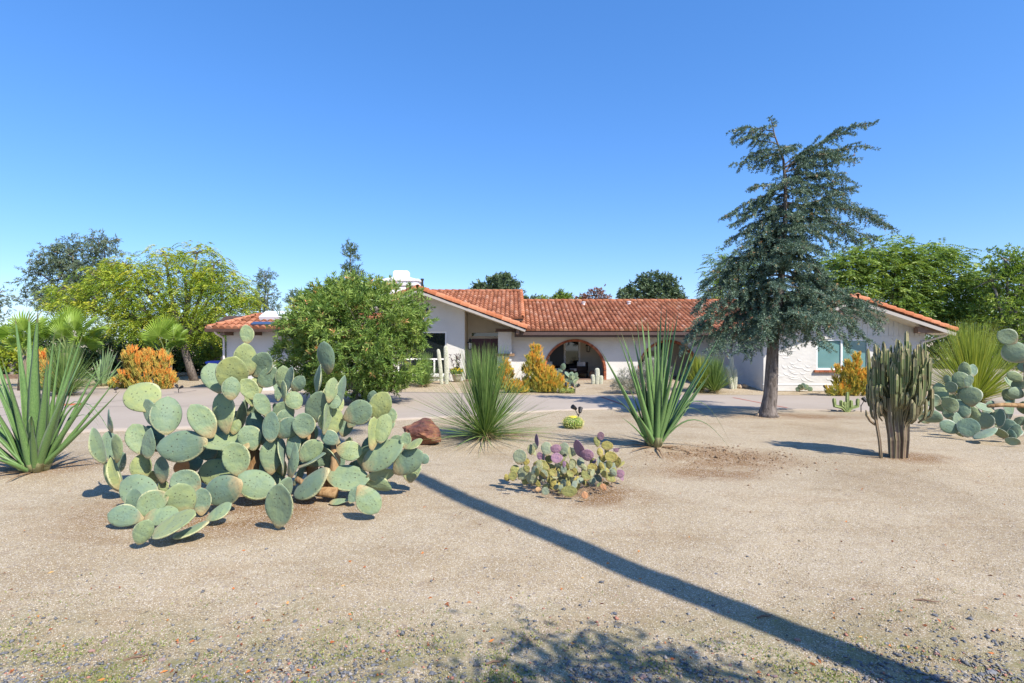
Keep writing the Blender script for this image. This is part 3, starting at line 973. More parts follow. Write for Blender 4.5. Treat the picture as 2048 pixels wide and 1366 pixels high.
# soffit of the gable overhang
for s in (-1, 1):
    b_ = MB()
    d = Vector((-s, 0, GS)).normalized(); nn = Vector((-s * -GS, 0, 1)).normalized()
    c = Vector((PEAK[0] + s * GL / 2, FY + 1.6, PEAK[1] - GS * GL / 2)) - nn * .115
    b_.obox(c, d * (math.hypot(GL, GS * GL) / 2 - .05), Vector((0, 1.6, 0)), nn * .02)
    hp(b_, 'soffit', M['cream'])
mb = MB(); mb.box(PEAK[0] - .13, PEAK[0] + .13, FY + .06, GY + .05, 3.88, 4.14); hp(mb, 'ridge_beam', M['beam_wood'])
mb = MB(); mb.box(.20, .34, FY + .06, GY + .8, 2.34, 2.66); hp(mb, 'beam', M['beam_wood'])
for dx, dz in ((-.30, 3.72), (.30, 3.72), (-.27, 3.50), (.27, 3.50)):
    p_ = MB(); p_.tube([(PEAK[0] + dx, GY - .04, dz), (PEAK[0] + dx, GY + .02, dz)], .075, 10)
    hp(p_, 'gable_vent', M['dark_metal'])
# chimney
mb = MB()
cx, cy = -6.05, 29.6
mb.box(cx - .95, cx + .95, cy - .5, cy + .5, 3.4, 5.02)
mb.box(cx - 1.02, cx + 1.02, cy - .57, cy + .57, 5.02, 5.12)
mb.box(cx - .97, cx + .97, cy - .52, cy + .52, 5.12, 5.27)
mb.box(cx - 1.04, cx + 1.04, cy - .59, cy + .59, 5.27, 5.37)
mb.add([(cx - .92, cy - .5, 5.37), (cx + .92, cy - .5, 5.37), (cx + .92, cy + .5, 5.37), (cx - .92, cy + .5, 5.37),
        (cx - .42, cy - .3, 5.50), (cx + .42, cy - .3, 5.50), (cx + .42, cy + .3, 5.50), (cx - .42, cy + .3, 5.50)],
       [(0, 1, 5, 4), (1, 2, 6, 5), (2, 3, 7, 6), (3, 0, 4, 7), (4, 5, 6, 7)])
ch = hp(mb, 'chimney', M['white_paint'])
c_ = MB(); c_.box(cx - .40, cx + .40, cy - .29, cy + .29, 5.495, 5.80); c_.box(cx - .36, cx + .36, cy - .25, cy + .25, 5.80, 5.86); sub(c_, 'chimney_cap', M['white_paint'], ch)
p_ = MB(); p_.tube([(-4.97, 29.9, 4.5), (-4.97, 29.9, 5.38)], .065, 10); p_.tube([(-4.97, 29.9, 5.38), (-4.97, 29.9, 5.48)], .09, 10); hp(p_, 'vent_pipe', M['dark_metal'])
# wing roof: ridge runs away from the camera
WFY = 20.5; WL = 3.74
for s in (-1, 1):
    ex = WP[0] + s * WL; ez = WP[1] - WS * WL; Lw = math.hypot(WL, WS * WL)
    if s > 0: r_w = roof('roof', (ex, WFY, ez), (0, 1, 0), (-1, 0, WS), 13.0, Lw)
    else: r_w = roof('roof', (ex, WFY + 13.0, ez), (0, -1, 0), (1, 0, WS), 13.0, Lw)
    barrel_run(r_w, (ex, WFY + .05, ez + .06), (WP[0] + s * .06, WFY + .05, WP[1] + .06), 'rake_tile', .34, .125)
    b_ = MB()
    d = Vector((-s, 0, WS)).normalized(); nn = Vector((s * WS, 0, 1)).normalized()
    c = Vector((WP[0] + s * WL / 2, WFY - .03, WP[1] - WS * WL / 2)) - nn * .10
    b_.obox(c, d * Lw / 2, Vector((0, .025, 0)), nn * .06)
    sub(b_, 'barge_board', M['barge'], r_w)
    b_ = MB()
    c = Vector((WP[0] + s * WL / 2, WFY + .5, WP[1] - WS * WL / 2)) - nn * .115
    b_.obox(c, d * (Lw / 2 - .04), Vector((0, .48, 0)), nn * .02)
    hp(b_, 'soffit', M['cream'])
    m_ = MB(); x_ = WP[0] + s * 2.94; m_.box(x_ - .55, x_ + .42, WFY + .10, WFY + .28, 2.33, 2.58); m_.box(x_ - .2, x_ + .2, WFY + .28, WY + .02, 2.33, 2.58); hp(m_, 'beam', M['beam_wood'])
barrel_run(r_w, (WP[0], WFY, WP[1] + .09), (WP[0], WFY + 13, WP[1] + .09), 'ridge_tile', .38, .12)
mb = MB(); mb.box(WP[0] - .75, WP[0] - .35, WFY + .1, WY, 3.0, 3.22); hp(mb, 'beam', M['beam_wood'])
mb = MB(); mb.tube([(16.78, WFY + .25, 2.30), (16.70, WFY + .35, 2.22), (16.38, WY - .03, 2.03), (16.14, WY - .05, 1.98), (16.12, WY - .05, 1.85), (16.12, WY - .05, .3)], .045, 8)
hp(mb, 'downspout', M['downspout'])
# left wing: tiled skirt roof with a hip
lx, lz, ls, ld = -11.67, 2.48, .40, 1.4
Ls = math.hypot(ld, ls * ld)
r_l = hp(deck((lx + .02, 20.6, lz), (1, 0, 0), (0, 1, ls), 6.6, Ls, .06), 'roof', M['brown_wood'])
t_ = sub(tile_field((lx, 20.6, lz), (1, 0, 0), (0, 1, ls), 6.6, Ls, inside=lambda a, b: a > b * .88 - .05, tw=.245, tl=.36), 'roof_tiles', M['roof_tile'], r_l); t_['kind'] = 'stuff'
t_ = sub(tile_field((lx, 33, lz), (0, -1, 0), (1, 0, ls), 12.4, Ls, inside=lambda a, b: (12.4 - a) > b * .88 - .05, tw=.245, tl=.36), 'roof_tiles', M['roof_tile'], r_l); t_['kind'] = 'stuff'
barrel_run(r_l, (lx + .05, 20.65, lz + .06), (lx + ld, 20.6 + ld, lz + ls * ld + .05), 'hip_tile', .36, .085)
barrel_run(r_l, (lx + ld, 20.6 + ld, lz + ls * ld + .03), (lx + 6.6, 20.6 + ld, lz + ls * ld + .03), 'ridge_tile', .38, .085)
mb = MB(); mb.box(lx + ld, lx + 6.6, 20.6 + ld, 33, lz + ls * ld - .25, lz + ls * ld - .12); hp(mb, 'flat_roof', M['flat_roof'])
mb = MB(); mb.box(lx - .02, lx + 6.6, 20.53, 20.58, lz - .11, lz + .0); mb.box(lx - .05, lx + .0, 20.58, 33, lz - .11, lz); hp(mb, 'fascia', M['brown_wood'])
for i in range(6):
    x_ = LX0 + .12 + i * 1.12
    m_ = MB(); m_.box(x_, x_ + .16, 20.62, 21.35, 2.24, 2.40); hp(m_, 'rafter_tail', M['beam_wood'])
mb = MB(); mb.box(lx, LX0 - .02, 20.6, 33, 2.40, 2.42); mb.box(LX0 - .02, lx + 6.6, 20.6, 21.5, 2.402, 2.418); hp(mb, 'soffit', M['brown_wood'])
mb = MB(); mb.tube([(-11.40, 20.66, 2.42), (-11.38, 20.8, 2.30), (-11.32, 21.18, 2.15), (-11.32, 21.22, 2.0), (-11.32, 21.22, .25)], .045, 8); hp(mb, 'downspout', M['downspout'])
# skylights on the skirt roof
for (sx, sy, w_, d_, hgt, m_) in ((-9.42, 21.62, 1.10, .62, .20, 'skylight_white'), (-9.60, 20.86, .92, .34, .09, 'skylight_blue')):
    z = lz + ls * (sy - 20.6)
    k = MB(); n_ = Vector((0, -ls, 1)).normalized(); vv = Vector((0, 1, ls)).normalized()
    k.obox(Vector((sx, sy, z)) + n_ * (hgt / 2 + .02), Vector((w_ / 2, 0, 0)), vv * d_ / 2, n_ * hgt / 2)
    f_ = sub(k, 'skylight', M['skylight_white'] if hgt > .1 else M['gutter'], r_l)
    k = MB(); k.obox(Vector((sx, sy, z)) + n_ * (hgt + .04), Vector((w_ / 2 - .05, 0, 0)), vv * (d_ / 2 - .04), n_ * .02)
    hp(k, 'skylight_pane', M[m_])
# ------------------------------------------------------------ prickly pears
def pad_mesh(seed, bend=0.0, twist=0.0, wave=0.0, fat=1.0):
    """unit pad: base at the origin, tip at z = 1, about .8 wide, flat along y"""
    r = random.Random(seed)
    nt, na = 13, 16
    V = []; F = []
    asym = r.uniform(-.05, .05); kk = r.uniform(1.15, 1.5)
    for i in range(nt + 1):
        t_ = i / nt
        z = t_
        w = .41 * (max(0, math.sin(math.pi * t_ ** (1 / kk * 1.0 + .12))) ** .62) * (.70 + .48 * t_)
        w = max(w, .055 * (1 - t_) if t_ < .5 else 0.004)
        th = .034 * fat * max(.12, math.sin(math.pi * min(.98, max(.03, t_))) ** .45) + .03 * max(0, .3 - t_)
        for k in range(na):
            a = 2 * math.pi * k / na
            ca, sa = math.cos(a), math.sin(a)
            x = w * math.copysign(abs(ca) ** .8, ca)
            y = th * math.copysign(abs(sa) ** .75, sa)
            y += bend * (x * x * 2.2) + wave * math.sin(z * 6 + x * 7 + seed) * .02 + twist * x * (z - .3)
            y += bend * .5 * (z - .5) ** 2
            x += asym * math.sin(math.pi * t_)
            V.append((x, y, z))
    for i in range(nt):
        for k in range(na):
            F.append((i * na + k, i * na + (k + 1) % na, (i + 1) * na + (k + 1) % na, (i + 1) * na + k))
    F.append(tuple(range(na - 1, -1, -1))); F.append(tuple(nt * na + k for k in range(na)))
    return V, F
PADV = [pad_mesh(1, .15), pad_mesh(2, -.22, .1, .6), pad_mesh(3, .30, -.12, .8), pad_mesh(4, -.08, .2, .4), pad_mesh(5, .05, -.25, 1.0), pad_mesh(6, -.32, .05, .5)]
PADME = {}
def pad_me(kind, i):
    k = (kind, i % len(PADV))
    if k not in PADME:
        V, F = PADV[i % len(PADV)]
        PADME[k] = npmesh('pad', np.array(V), F, M[kind], smooth=True)
    return PADME[k]

def place_pad(root, B, T, wapp, kind, i, sgn=None, name='pad'):
    B = Vector(B); T = Vector(T)
    a = (T - B); L_ = a.length; a.normalize()
    mid = (B + T) / 2
    v = (Vector((0, 0, CAM_H)) - mid).normalized()
    n0 = (v - a * v.dot(a)).normalized()
    side = a.cross(n0)
    Wt = max(wapp, .62 * L_)
    yaw = math.acos(min(1, wapp / Wt)) if Wt > 0 else 0
    s = sgn if sgn else random.choice((-1, 1))
    yaw = s * yaw + random.uniform(-.12, .12)
    n = n0 * math.cos(yaw) + side * math.sin(yaw)
    x = n.cross(a)
    o = link(name, pad_me(kind, i), root)
    m = Matrix((x, n, a)).transposed().to_4x4()
    o.matrix_local = Matrix.Translation(B - root.location) @ m @ Matrix.Diagonal((Wt / .80, L_ * .92, L_, 1))
    return o

def prickly(label, pads, ox, oy, sc, base_px, Ymax, Ymin, name='prickly_pear', lift=0, grow=1.14, fill=0, top_y=0, lowlim=940, tilt=.30, kinds=None, maxd=9):
    root = thing(name, label, 'cactus', G(*base_px))
    for i, p in enumerate(pads):
        bx, by, tx, ty, w = p[:5]
        d = p[5] if len(p) > 5 else 0
        kind = (p[6] if len(p) > 6 else None) or kinds
        sg = p[7] if len(p) > 7 else None
        f = lambda x, y: (ox + x / sc, oy + y / sc)
        (bx, by), (tx, ty) = f(bx, by), f(tx, ty)
        w *= grow / sc
        cx_, cy_ = (bx + tx) / 2, (by + ty) / 2
        bx, tx, ty = cx_ + (bx - cx_) * (grow * .5 + .5), cx_ + (tx - cx_) * (grow * .5 + .5), cy_ + (ty - cy_) * (grow * .5 + .5)
        L_ = math.hypot(tx - bx, ty - by)
        up = (by - ty) / max(1, L_)
        low = max(by, ty) + abs((tx - bx) / max(1, L_)) * w * .45
        gY = G((bx + tx) / 2, max(low, 700) + lift).y
        if low > lowlim: d = max(d, -.02)
        Y = max(Ymin, min(Ymax, gY - .06)) + d
        Y = min(Y, gY + .02)
        tl = random.uniform(-tilt, tilt) * L_ / FP * Y
        B = P(bx, by, Y); T = P(tx, ty, Y + tl)
        place_pad(root, B, T, w / FP * Y, kind, i, sg)
        if random.random() < fill and by < 683 + 300:
            dx, dy = random.uniform(-.5, .5) * L_, random.uniform(-.15, .45) * L_
            an = random.uniform(-.9, .9); l2 = L_ * random.uniform(.7, .95)
            Y2 = Y + random.uniform(.18, .45)
            b2 = (bx + dx, min(by + dy, 683 + FP * CAM_H / Y2 - 8)); t2 = (b2[0] + math.sin(an) * l2, b2[1] - math.cos(an) * l2)
            if t2[1] > top_y: place_pad(root, P(*b2, Y2), P(*t2, Y2 + random.uniform(-.1, .1)), l2 * random.uniform(.35, .75) / FP * Y2, kind, i + 3)
    return root

BIG = [(950,137,943,30,70,.2),(962,318,935,136,118,.1),(990,320,1070,188,112,.2),(795,415,735,250,125,0),(850,402,885,213,158,-.08),(860,457,865,325,92,-.2,None,1),
 (1025,378,1112,275,98,.2),(1005,430,1005,325,72,.15),(1000,452,920,340,88,0),(835,648,790,423,108,-.05),(1075,547,1003,422,78,0),(930,610,945,455,60,.3),(960,552,1032,478,72,.3),
 (1165,402,1155,263,80,.2),(1185,402,1212,268,48,.15),(1158,470,1155,345,24,0),(1215,408,1272,323,72,.1),(1240,507,1202,408,90,0),(1125,462,1122,380,40,.2),
 (1410,310,1387,127,84,.1),(1350,427,1376,257,40,0),(1415,472,1445,331,74,-.1),(1408,466,1483,466,76,-.05),(1480,492,1512,320,44,.1),(1315,587,1372,408,118,.05),
 (1430,657,1440,498,132,.05),(1382,652,1402,470,32,-.1),(1500,562,1655,492,128,0),(1670,562,1748,416,118,.05),(1660,487,1670,404,52,.1),(1745,597,1767,498,82,.12),(1705,702,1747,538,98,-.05),(1655,742,1665,556,58,-.1,None,1),
 (432,512,285,380,172,0),(445,607,372,455,80,-.05),(490,652,500,438,152,-.1),(750,670,635,486,122,-.05),(714,690,438,728,168,-.1),(952,738,714,688,122,-.1),(990,742,938,606,112,0),
 (178,642,162,508,22,.1),(150,817,82,616,60,-.1),(170,807,160,638,80,.05),(205,812,205,654,54,-.1),(365,767,302,598,118,0),(440,747,385,605,104,.15),(385,792,400,620,66,-.12),(350,917,350,766,100,0),
 (225,972,148,812,68,0),(235,967,178,786,62,-.08),(470,927,475,776,74,0),(482,985,465,912,48,.05),
 (432,1012,236,925,156,0),(345,1122,298,966,80,-.05),(497,990,330,1094,130,-.12),(592,1122,560,935,160,-.15),(667,992,535,876,134,.1),(352,1132,160,1104,114,.05),(368,1132,557,1098,94,0),
 (332,1282,388,1142,96,0),(418,1214,655,1116,100,.05),(722,1150,537,1218,46,-.05),(690,1112,690,957,88,0),(713,1142,858,1046,54,0),(902,892,684,852,150,0),(912,923,708,1014,164,-.15),(905,872,845,750,128,.1),
 (1107,972,905,886,154,-.1),(1052,1017,928,975,54,0),(1085,882,1090,682,120,0),(1155,882,1142,668,30,-.1),(1185,907,1216,702,48,-.2,None,-1),(1200,792,1226,650,70,0),(1252,798,1374,698,104,-.05),(1248,843,1398,768,38,-.1),
 (1308,832,1450,712,104,.1),(1085,697,1090,523,84,-.1),(1128,668,1238,572,108,-.05),(1140,577,1166,465,108,.05),(1150,617,1192,506,88,0),(1270,672,1272,530,116,-.02),(1472,702,1376,646,78,0),(1463,732,1602,757,104,-.05),
 (1404,848,1210,990,114,-.05),(1404,878,1640,908,134,-.1),(1150,1058,1182,898,94,-.15),(1130,1177,1150,932,130,0),(1588,942,1692,1092,126,-.2),(1612,843,1832,706,140,0),(1788,873,1940,752,130,-.05),(1633,892,1788,863,70,0),
 (1618,912,1768,962,80,.05),(1845,730,1855,640,58,0),(1848,730,1945,682,36,-.05),(1765,717,1828,666,62,.1),(1932,765,1978,812,54,.12),(1888,835,1938,850,42,.12),(1600,832,1642,733,74,.1),(1535,1042,1582,948,58,0),
 (1400,902,1402,980,104,.05,'pad_dead'),(1420,1040,1528,1026,28,.05),(870,652,902,568,54,.05),(762,792,688,715,94,.3),(575,892,590,796,74,.2,'pad_dead'),(1215,942,1258,838,38,0),(660,860,640,760,80,.35),(1480,860,1440,740,90,.3),(1330,690,1290,590,90,.3),
 (1120,760,1060,640,100,.35),(820,820,760,740,90,.35),(980,880,1010,790,90,.3),(1560,880,1600,800,80,.3),(730,930,720,830,90,.3),(1260,780,1240,690,70,.3)]
random.seed(11)
big = prickly('huge sprawling blue-green prickly pear in front of the driveway', BIG, 160, 640, 2.8444, (520, 985), 6.75, 5.15, kinds='pad_blue', fill=.55, top_y=745)
def stem(root, pts, rad, m='cork', name='trunk', n=9):
    mb = MB()
    mb.tube([Vector(p) - root.location for p in pts], rad, n)
    return mb.build(name, M[m], root, True)
def c7(x, y, Y): return P(160 + x / 2.8444, 640 + y / 2.8444, Y)
for pts, rd in (([(1440, 975, 6.75), (1440, 900, 6.8), (1455, 800, 6.8), (1440, 700, 6.85)], (.09, .075, .06, .04)),
                ([(985, 960, 6.95), (985, 860, 6.95), (985, 760, 6.95), (930, 660, 6.9)], (.12, .10, .09, .05)),
                ([(1460, 985, 6.6), (1330, 970, 6.6), (1230, 900, 6.6)], (.07, .05, .03)),
                ([(780, 985, 6.7), (640, 985, 6.6), (500, 1000, 6.5)], (.07, .055, .04)),
                ([(1330, 960, 6.95), (1320, 800, 6.95), (1310, 600, 6.95)], (.08, .07, .04))):
    stem(big, [c7(*p) for p in pts], rd)

RIGHT = [(1112,238,925,128,156,0),(1200,442,1028,240,205,.05),(1190,548,1180,448,84,.1),(1182,642,1022,558,94,0),(1192,722,1092,638,112,.1),(1202,802,1045,742,124,0),(1092,832,980,738,112,.15),
 (600,612,568,445,100,.1),(640,602,660,468,68,.1),(550,722,508,546,134,0),(600,712,637,580,70,-.1),(405,682,383,581,64,.1),(450,767,408,648,98,.05),(372,847,286,666,130,.1),(320,872,155,828,128,.1),
 (650,912,618,704,178,-.05),(492,962,365,822,134,-.1),(602,1032,462,842,170,-.2),(442,1042,356,938,94,0),(337,1067,138,970,144,-.05),(197,1082,96,998,88,.1),(517,1182,318,1082,128,-.05),(590,1232,642,1036,182,-.15),
 (722,1082,636,912,112,0),(760,1147,787,970,158,-.1),(560,1090,445,1020,84,0),(872,962,682,902,64,0),(900,1102,964,938,124,.1),(1040,1052,1040,848,64,0),(1030,1232,1036,1045,154,-.1),(1002,1242,886,1126,84,0),
 (1090,1257,1132,1098,94,.05),(1152,1302,1002,1242,80,-.05),(902,1130,686,1246,94,.05),(1202,1092,1106,1036,114,.05),(1240,1000,1190,860,120,.1),(1300,720,1280,540,150,.1),(1330,1200,1270,1060,150,0),(1380,900,1330,740,150,.1),(1420,1120,1390,960,150,.1),
 (480,860,400,790,80,.25),(700,1120,660,1010,110,.3),(320,960,300,880,80,.3),(1270,450,1330,300,150,.1)]
random.seed(5)
rp = prickly('pale grey-green prickly pear at the edge beside the candelabra cactus', RIGHT, 1820, 640, 5.254, (1960, 878), 11.5, 10.3, kinds='pad_pale', fill=.9, top_y=745, lowlim=845)
def c8(x, y, Y): return P(1820 + x / 5.254, 640 + y / 5.254, Y)
stem(rp, [c8(820, 905, 11.2), c8(980, 890, 11.25), c8(1210, 900, 11.3), c8(1400, 870, 11.4)], (.035, .045, .05, .05))
stem(rp, [c8(1250, 1150, 11.5), c8(1240, 950, 11.5), c8(1225, 700, 11.4), c8(1210, 460, 11.3)], (.06, .05, .04, .03))
stem(rp, [c8(660, 1140, 11.95), c8(650, 1020, 11.95), c8(640, 900, 11.95)], (.04, .03, .02))

g_, y_k, p_k, d_k = 'pad_grey', 'pad_yellow', 'pad_purple', 'pad_dead'
PUR = [(300,540,310,318,168,0,g_),(262,682,215,562,114,0,y_k),(205,802,190,662,108,-.05,y_k),(300,775,425,612,142,-.1,g_),(530,862,478,678,134,-.05,g_),(430,852,388,778,94,0,y_k),(495,392,478,238,94,.1,g_),(560,312,545,212,84,.12,g_),
 (600,268,580,72,48,0,p_k),(735,412,725,202,132,-.05,g_),(650,482,618,358,74,0,p_k),(890,372,878,238,138,-.05,p_k),(885,527,885,372,142,-.1,p_k),(1010,422,1020,213,132,.1,g_),(1105,462,1090,278,48,0,g_),(1170,562,1118,468,54,.05,g_),
 (1280,432,1218,178,132,0,p_k),(1380,492,1375,322,164,-.05,p_k),(1140,412,1152,288,94,.12,g_),(650,642,645,482,174,-.05,y_k),(795,672,802,543,114,-.05,y_k),(770,532,782,408,112,.05,y_k),(1035,672,1018,493,108,-.1,y_k),(970,742,958,598,114,-.1,y_k),
 (900,642,922,518,94,.05,g_),(830,852,798,728,114,-.1,y_k),(840,952,852,848,172,-.15,y_k),(1080,892,1060,738,64,-.1,y_k),(1100,1062,1088,888,194,-.2,y_k),(1215,962,1227,743,94,-.1,y_k),(1355,802,1362,623,134,-.1,y_k),(1280,602,1268,443,94,0,g_),
 (1450,662,1440,533,112,0,y_k),(1540,272,1508,118,74,0,y_k),(1595,162,1585,38,84,0,p_k),(1590,422,1568,288,74,0,y_k),(1680,322,1682,183,142,.05,y_k),(1830,352,1836,288,68,0,p_k),(1740,517,1742,348,152,0,y_k),(1620,512,1620,398,84,.05,y_k),
 (1850,582,1852,428,94,.08,y_k),(1600,682,1795,538,152,-.05,g_),(1690,795,1760,695,150,0,y_k),(1895,757,1895,633,118,0,p_k),(680,1012,745,918,94,-.1,g_),(1290,1062,1370,1000,90,-.1,d_k),(1590,940,1660,875,90,-.05,d_k),
 (560,950,640,920,60,0,d_k),(700,760,620,690,90,.1,g_),(1180,720,1120,640,90,.1,g_),(1480,560,1450,450,80,.15,y_k),(400,560,420,450,80,.12,y_k),(1530,700,1560,580,80,.1,g_),(990,830,960,770,70,.05,y_k)]
random.seed(9)
pp = prickly('small prickly pear with purple and yellow-green pads on open gravel', PUR, 1000, 860, 7.877, (1130, 985), 7.15, 6.6, kinds=y_k, tilt=.35, grow=1.4, fill=1.0, top_y=892)
def c9(x, y, Y): return P(1000 + x / 7.877, 860 + y / 7.877, Y)
for i in range(75):
    u, v = random.gauss(0, .5), random.random()
    px = 1050 + 780 * max(-1, min(1, u)); py = 1010 - 120 * abs(u) - v * 430 * (1 - .35 * abs(u))
    Y2 = 6.95 + random.uniform(-.12, .35)
    l2 = random.uniform(100, 165); an = random.gauss(0, .6)
    b2 = c9(px, py, Y2); t2 = c9(px + math.sin(an) * l2, py - math.cos(an) * l2, Y2 + random.uniform(-.06, .06))
    gz = float(gh(b2.x, b2.y)) + .01
    if b2.z < gz: t2.z += gz - b2.z; b2.z = gz
    place_pad(pp, b2, t2, l2 * random.uniform(.45, .85) / 7.877 / FP * Y2, random.choice((y_k, y_k, g_, g_, p_k if v > .8 else y_k)), i)
# dry roots and old spines tangled under the small plant
V = []; F = []; rr = []
for i in range(900):
    px = random.uniform(430, 1850); py = random.uniform(780, 1080) - abs(px - 1100) * .18
    b = c9(px, py, G(1000 + px / 7.877, max(880, 860 + (py + 60) / 7.877)).y)
    gz = float(gh(b.x, b.y)); b.z = max(gz + .002, min(b.z, gz + .16))
    d = Vector((random.gauss(0, 1), random.gauss(0, 1), random.gauss(.15, .5))).normalized() * random.uniform(.04, .13)
    if b.z + d.z < gz: d.z = abs(d.z)
    s = Vector((random.gauss(0, 1), random.gauss(0, 1), random.gauss(0, 1))).normalized() * .0025
    k = len(V)
    V += [b - pp.location - s, b - pp.location + s, b + d * .5 + Vector((0, 0, .01)) - pp.location + s, b + d * .5 + Vector((0, 0, .01)) - pp.location - s, b + d - pp.location]
    F += [(k, k + 1, k + 2, k + 3), (k + 3, k + 2, k + 4)]
o = link('dry_roots', npmesh('dry_roots', np.array(V), F, M['dry_strap']), pp); o['kind'] = 'stuff'

# pale prickly pear behind the fire stick bush
random.seed(2)
SM = []
for i in range(44):
    u = random.uniform(-1, 1); v = random.random()
    px = 1126 + 24 * u; py = 776 - v * 36 * (1 - .5 * abs(u)) ; an = random.gauss(.3 * u, .5); l2 = random.uniform(9, 15)
    SM.append((px, py, px + math.sin(an) * l2, py - math.cos(an) * l2, l2 * random.uniform(.4, .75)))
random.seed(3)
prickly('silvery prickly pear beside the porch arch, behind the orange fire sticks', SM, 0, 0, 1, (1126, 778), 22.6, 21.6, kinds='pad_pale', grow=1.0)
SM2 = [(1604, 780, 1598, 769, 10), (1610, 780, 1614, 769, 11), (1600, 781, 1592, 775, 9), (1616, 781, 1624, 775, 9), (1607, 779, 1606, 766, 9)]
prickly('tiny prickly pear at the foot of the scalloped white wall', SM2, 0, 0, 1, (1606, 782), 21.1, 20.5, kinds='pad_blue')

# ------------------------------------------------------------ strap-leaved plants (each leaf is a part)
def strap_leaf(root, base, tip, w, bow, m, arch=0.0, segs=12, dry_tip=True):
    """channelled tapering leaf from base to tip; bow is a vector added at mid length"""
    base = Vector(base); tip = Vector(tip)
    V = []; F = []; rr = []
    ax = tip - base
    out = Vector((ax.x, ax.y, 0))
    if out.length < .05: out = Vector((random.uniform(-1, 1), random.uniform(-1, 1), 0))
    out.normalize()
    mid = base.lerp(tip, .5) + Vector(bow)
    for i in range(segs + 1):
        t_ = i / segs
        p = base * (1 - t_) ** 2 + mid * 2 * t_ * (1 - t_) + tip * t_ ** 2
        if arch: p = p + Vector((0, 0, arch * (math.sin(math.pi * t_) - t_ ** 3 * .8)))
        d = ((mid - base) * 2 * (1 - t_) + (tip - mid) * 2 * t_).normalized()
        s = d.cross(out)
        if s.length < .05: s = Vector((-out.y, out.x, 0))
        s.normalize()
        n = s.cross(d).normalized()
        if n.dot(out) > 0: n = -n       # inner face towards the axis of the plant
        ww = w * (.80 + .25 * math.sin(math.pi * min(1, t_ * 1.25 + .12))) * (1 - t_ ** 2.4) + .002
        th = w * .16 * (1 - t_) + .001
        for (u, q) in ((-.5, .20), (-.22, .05), (0, 0), (.22, .05), (.5, .20)):
            V.append(p + s * ww * u + n * ww * q)
        for (u, q) in ((.25, -.03), (0, -.10), (-.25, -.03)):
            V.append(p + s * ww * u + n * (ww * q - th))
    m_ = 8
    for i in range(segs):
        for k in range(m_):
            F.append((i * m_ + k, i * m_ + (k + 1) % m_, (i + 1) * m_ + (k + 1) % m_, (i + 1) * m_ + k)); rr.append((i + .5) / segs)
    F.append(tuple(range(m_ - 1, -1, -1))); rr.append(0)
    V = np.array([tuple(v - root.location) for v in V])
    o = link('leaf', npmesh('leaf', V, F, M[m], rr, True), root)
    return o

def strap_plant(name, label, base_px, tips, w, m, extra=0, spread=1.0, crown=.09, elev=(20, 75), length=1.5, depth=.45, cat='succulent', group=None, dead=7):
    b = G(*base_px)
    root = thing(name, label, cat, b, group=group)
    for tp in tips:
        tx, ty = tp[0], tp[1]
        dep = tp[2] if len(tp) > 2 else random.uniform(-depth, depth)
        ww = (tp[3] if len(tp) > 3 else 1.0) * w
        arch = tp[4] if len(tp) > 4 else 0
        T = P(tx, ty, b.y + dep)
        o = Vector((T.x - b.x, T.y - b.y, 0))
        if o.length > .01: o.normalize()
        B = b + o * random.uniform(.3, 1) * crown + Vector((0, 0, random.uniform(-.02, .05)))
        L_ = (T - B).length
        bow = o * -.02 * L_ + Vector((0, 0, .05 * L_ * (1 - abs((T - B).normalized().z)))) + Vector((random.uniform(-.02, .02), random.uniform(-.02, .02), 0)) * L_
        bow += Vector((0, 0, -.06 * L_)) * (1 if random.random() < .3 else 0)
        strap_leaf(root, B, T, ww, bow, m, arch)
    for i in range(dead):
        az = random.uniform(0, 2 * math.pi); L_ = length * random.uniform(.35, .6)
        o = Vector((math.cos(az), math.sin(az), 0))
        T = b + o * L_ * .9; T.z = float(gh(T.x, T.y)) + .015
        strap_leaf(root, b + o * crown, T, w * .38, Vector((0, 0, .10 * L_)), 'dry_strap', 0)
    for i in range(extra):
        az = random.uniform(0, 2 * math.pi); el = R(random.uniform(*elev)); L_ = length * random.uniform(.75, 1.05)
        o = Vector((math.cos(az), math.sin(az), 0))
        T = b + o * math.cos(el) * L_ + Vector((0, 0, math.sin(el) * L_))
        strap_leaf(root, b + o * random.uniform(.3, 1) * crown, T, w * random.uniform(.7, 1), o * -.02 * L_ + Vector((0, 0, .06 * L_)), m, 0)
    return root
random.seed(21)
q4 = lambda x, y: (1180 + x / 4.017, 560 + y / 4.017)
tips = [(575, 200, .1), (620, 200, .2), (712, 245, .3), (682, 262, -.1), (375, 305, .1), (410, 288, .3), (463, 328, .4), (208, 405), (335, 418, .4), (283, 478, .3), (250, 420, .5), (870, 398), (932, 402, .3), (1032, 538), (1062, 420, .5), (978, 735, -.3),
        (78, 553), (98, 590, .3), (545, 330, -.3), (600, 380, -.5), (640, 300, .4), (520, 470, .5), (440, 520, -.4), (700, 600, -.6), (780, 520, -.5), (330, 620, -.5), (380, 1080, -.5), (960, 760, .3)]
tp2 = [(*q4(t_[0], t_[1]), *(t_[2:] or ())) for t_ in tips]
for x, y_, dp, ww, ar in ((1165, 1252, -.2, .5, .45), (1110, 1080, .2, .4, .55), (978, 1030, .1, .4, .35), (190, 905, .2, .5, .1), (245, 1080, -.2, .5, .05), (150, 930, .4, .4, .2)):
    tp2.append((*q4(x, y_), dp, ww, ar))
strap_plant('giant_hesperaloe', 'tall green strap-leaved hesperaloe on the dug brown mound', (1310, 893), tp2, .112, 'strap_leaf', extra=4, elev=(45, 80), length=1.6, crown=.13)
random.seed(23)
q7 = lambda x, y: (x / 3.796, 600 + y / 3.796)
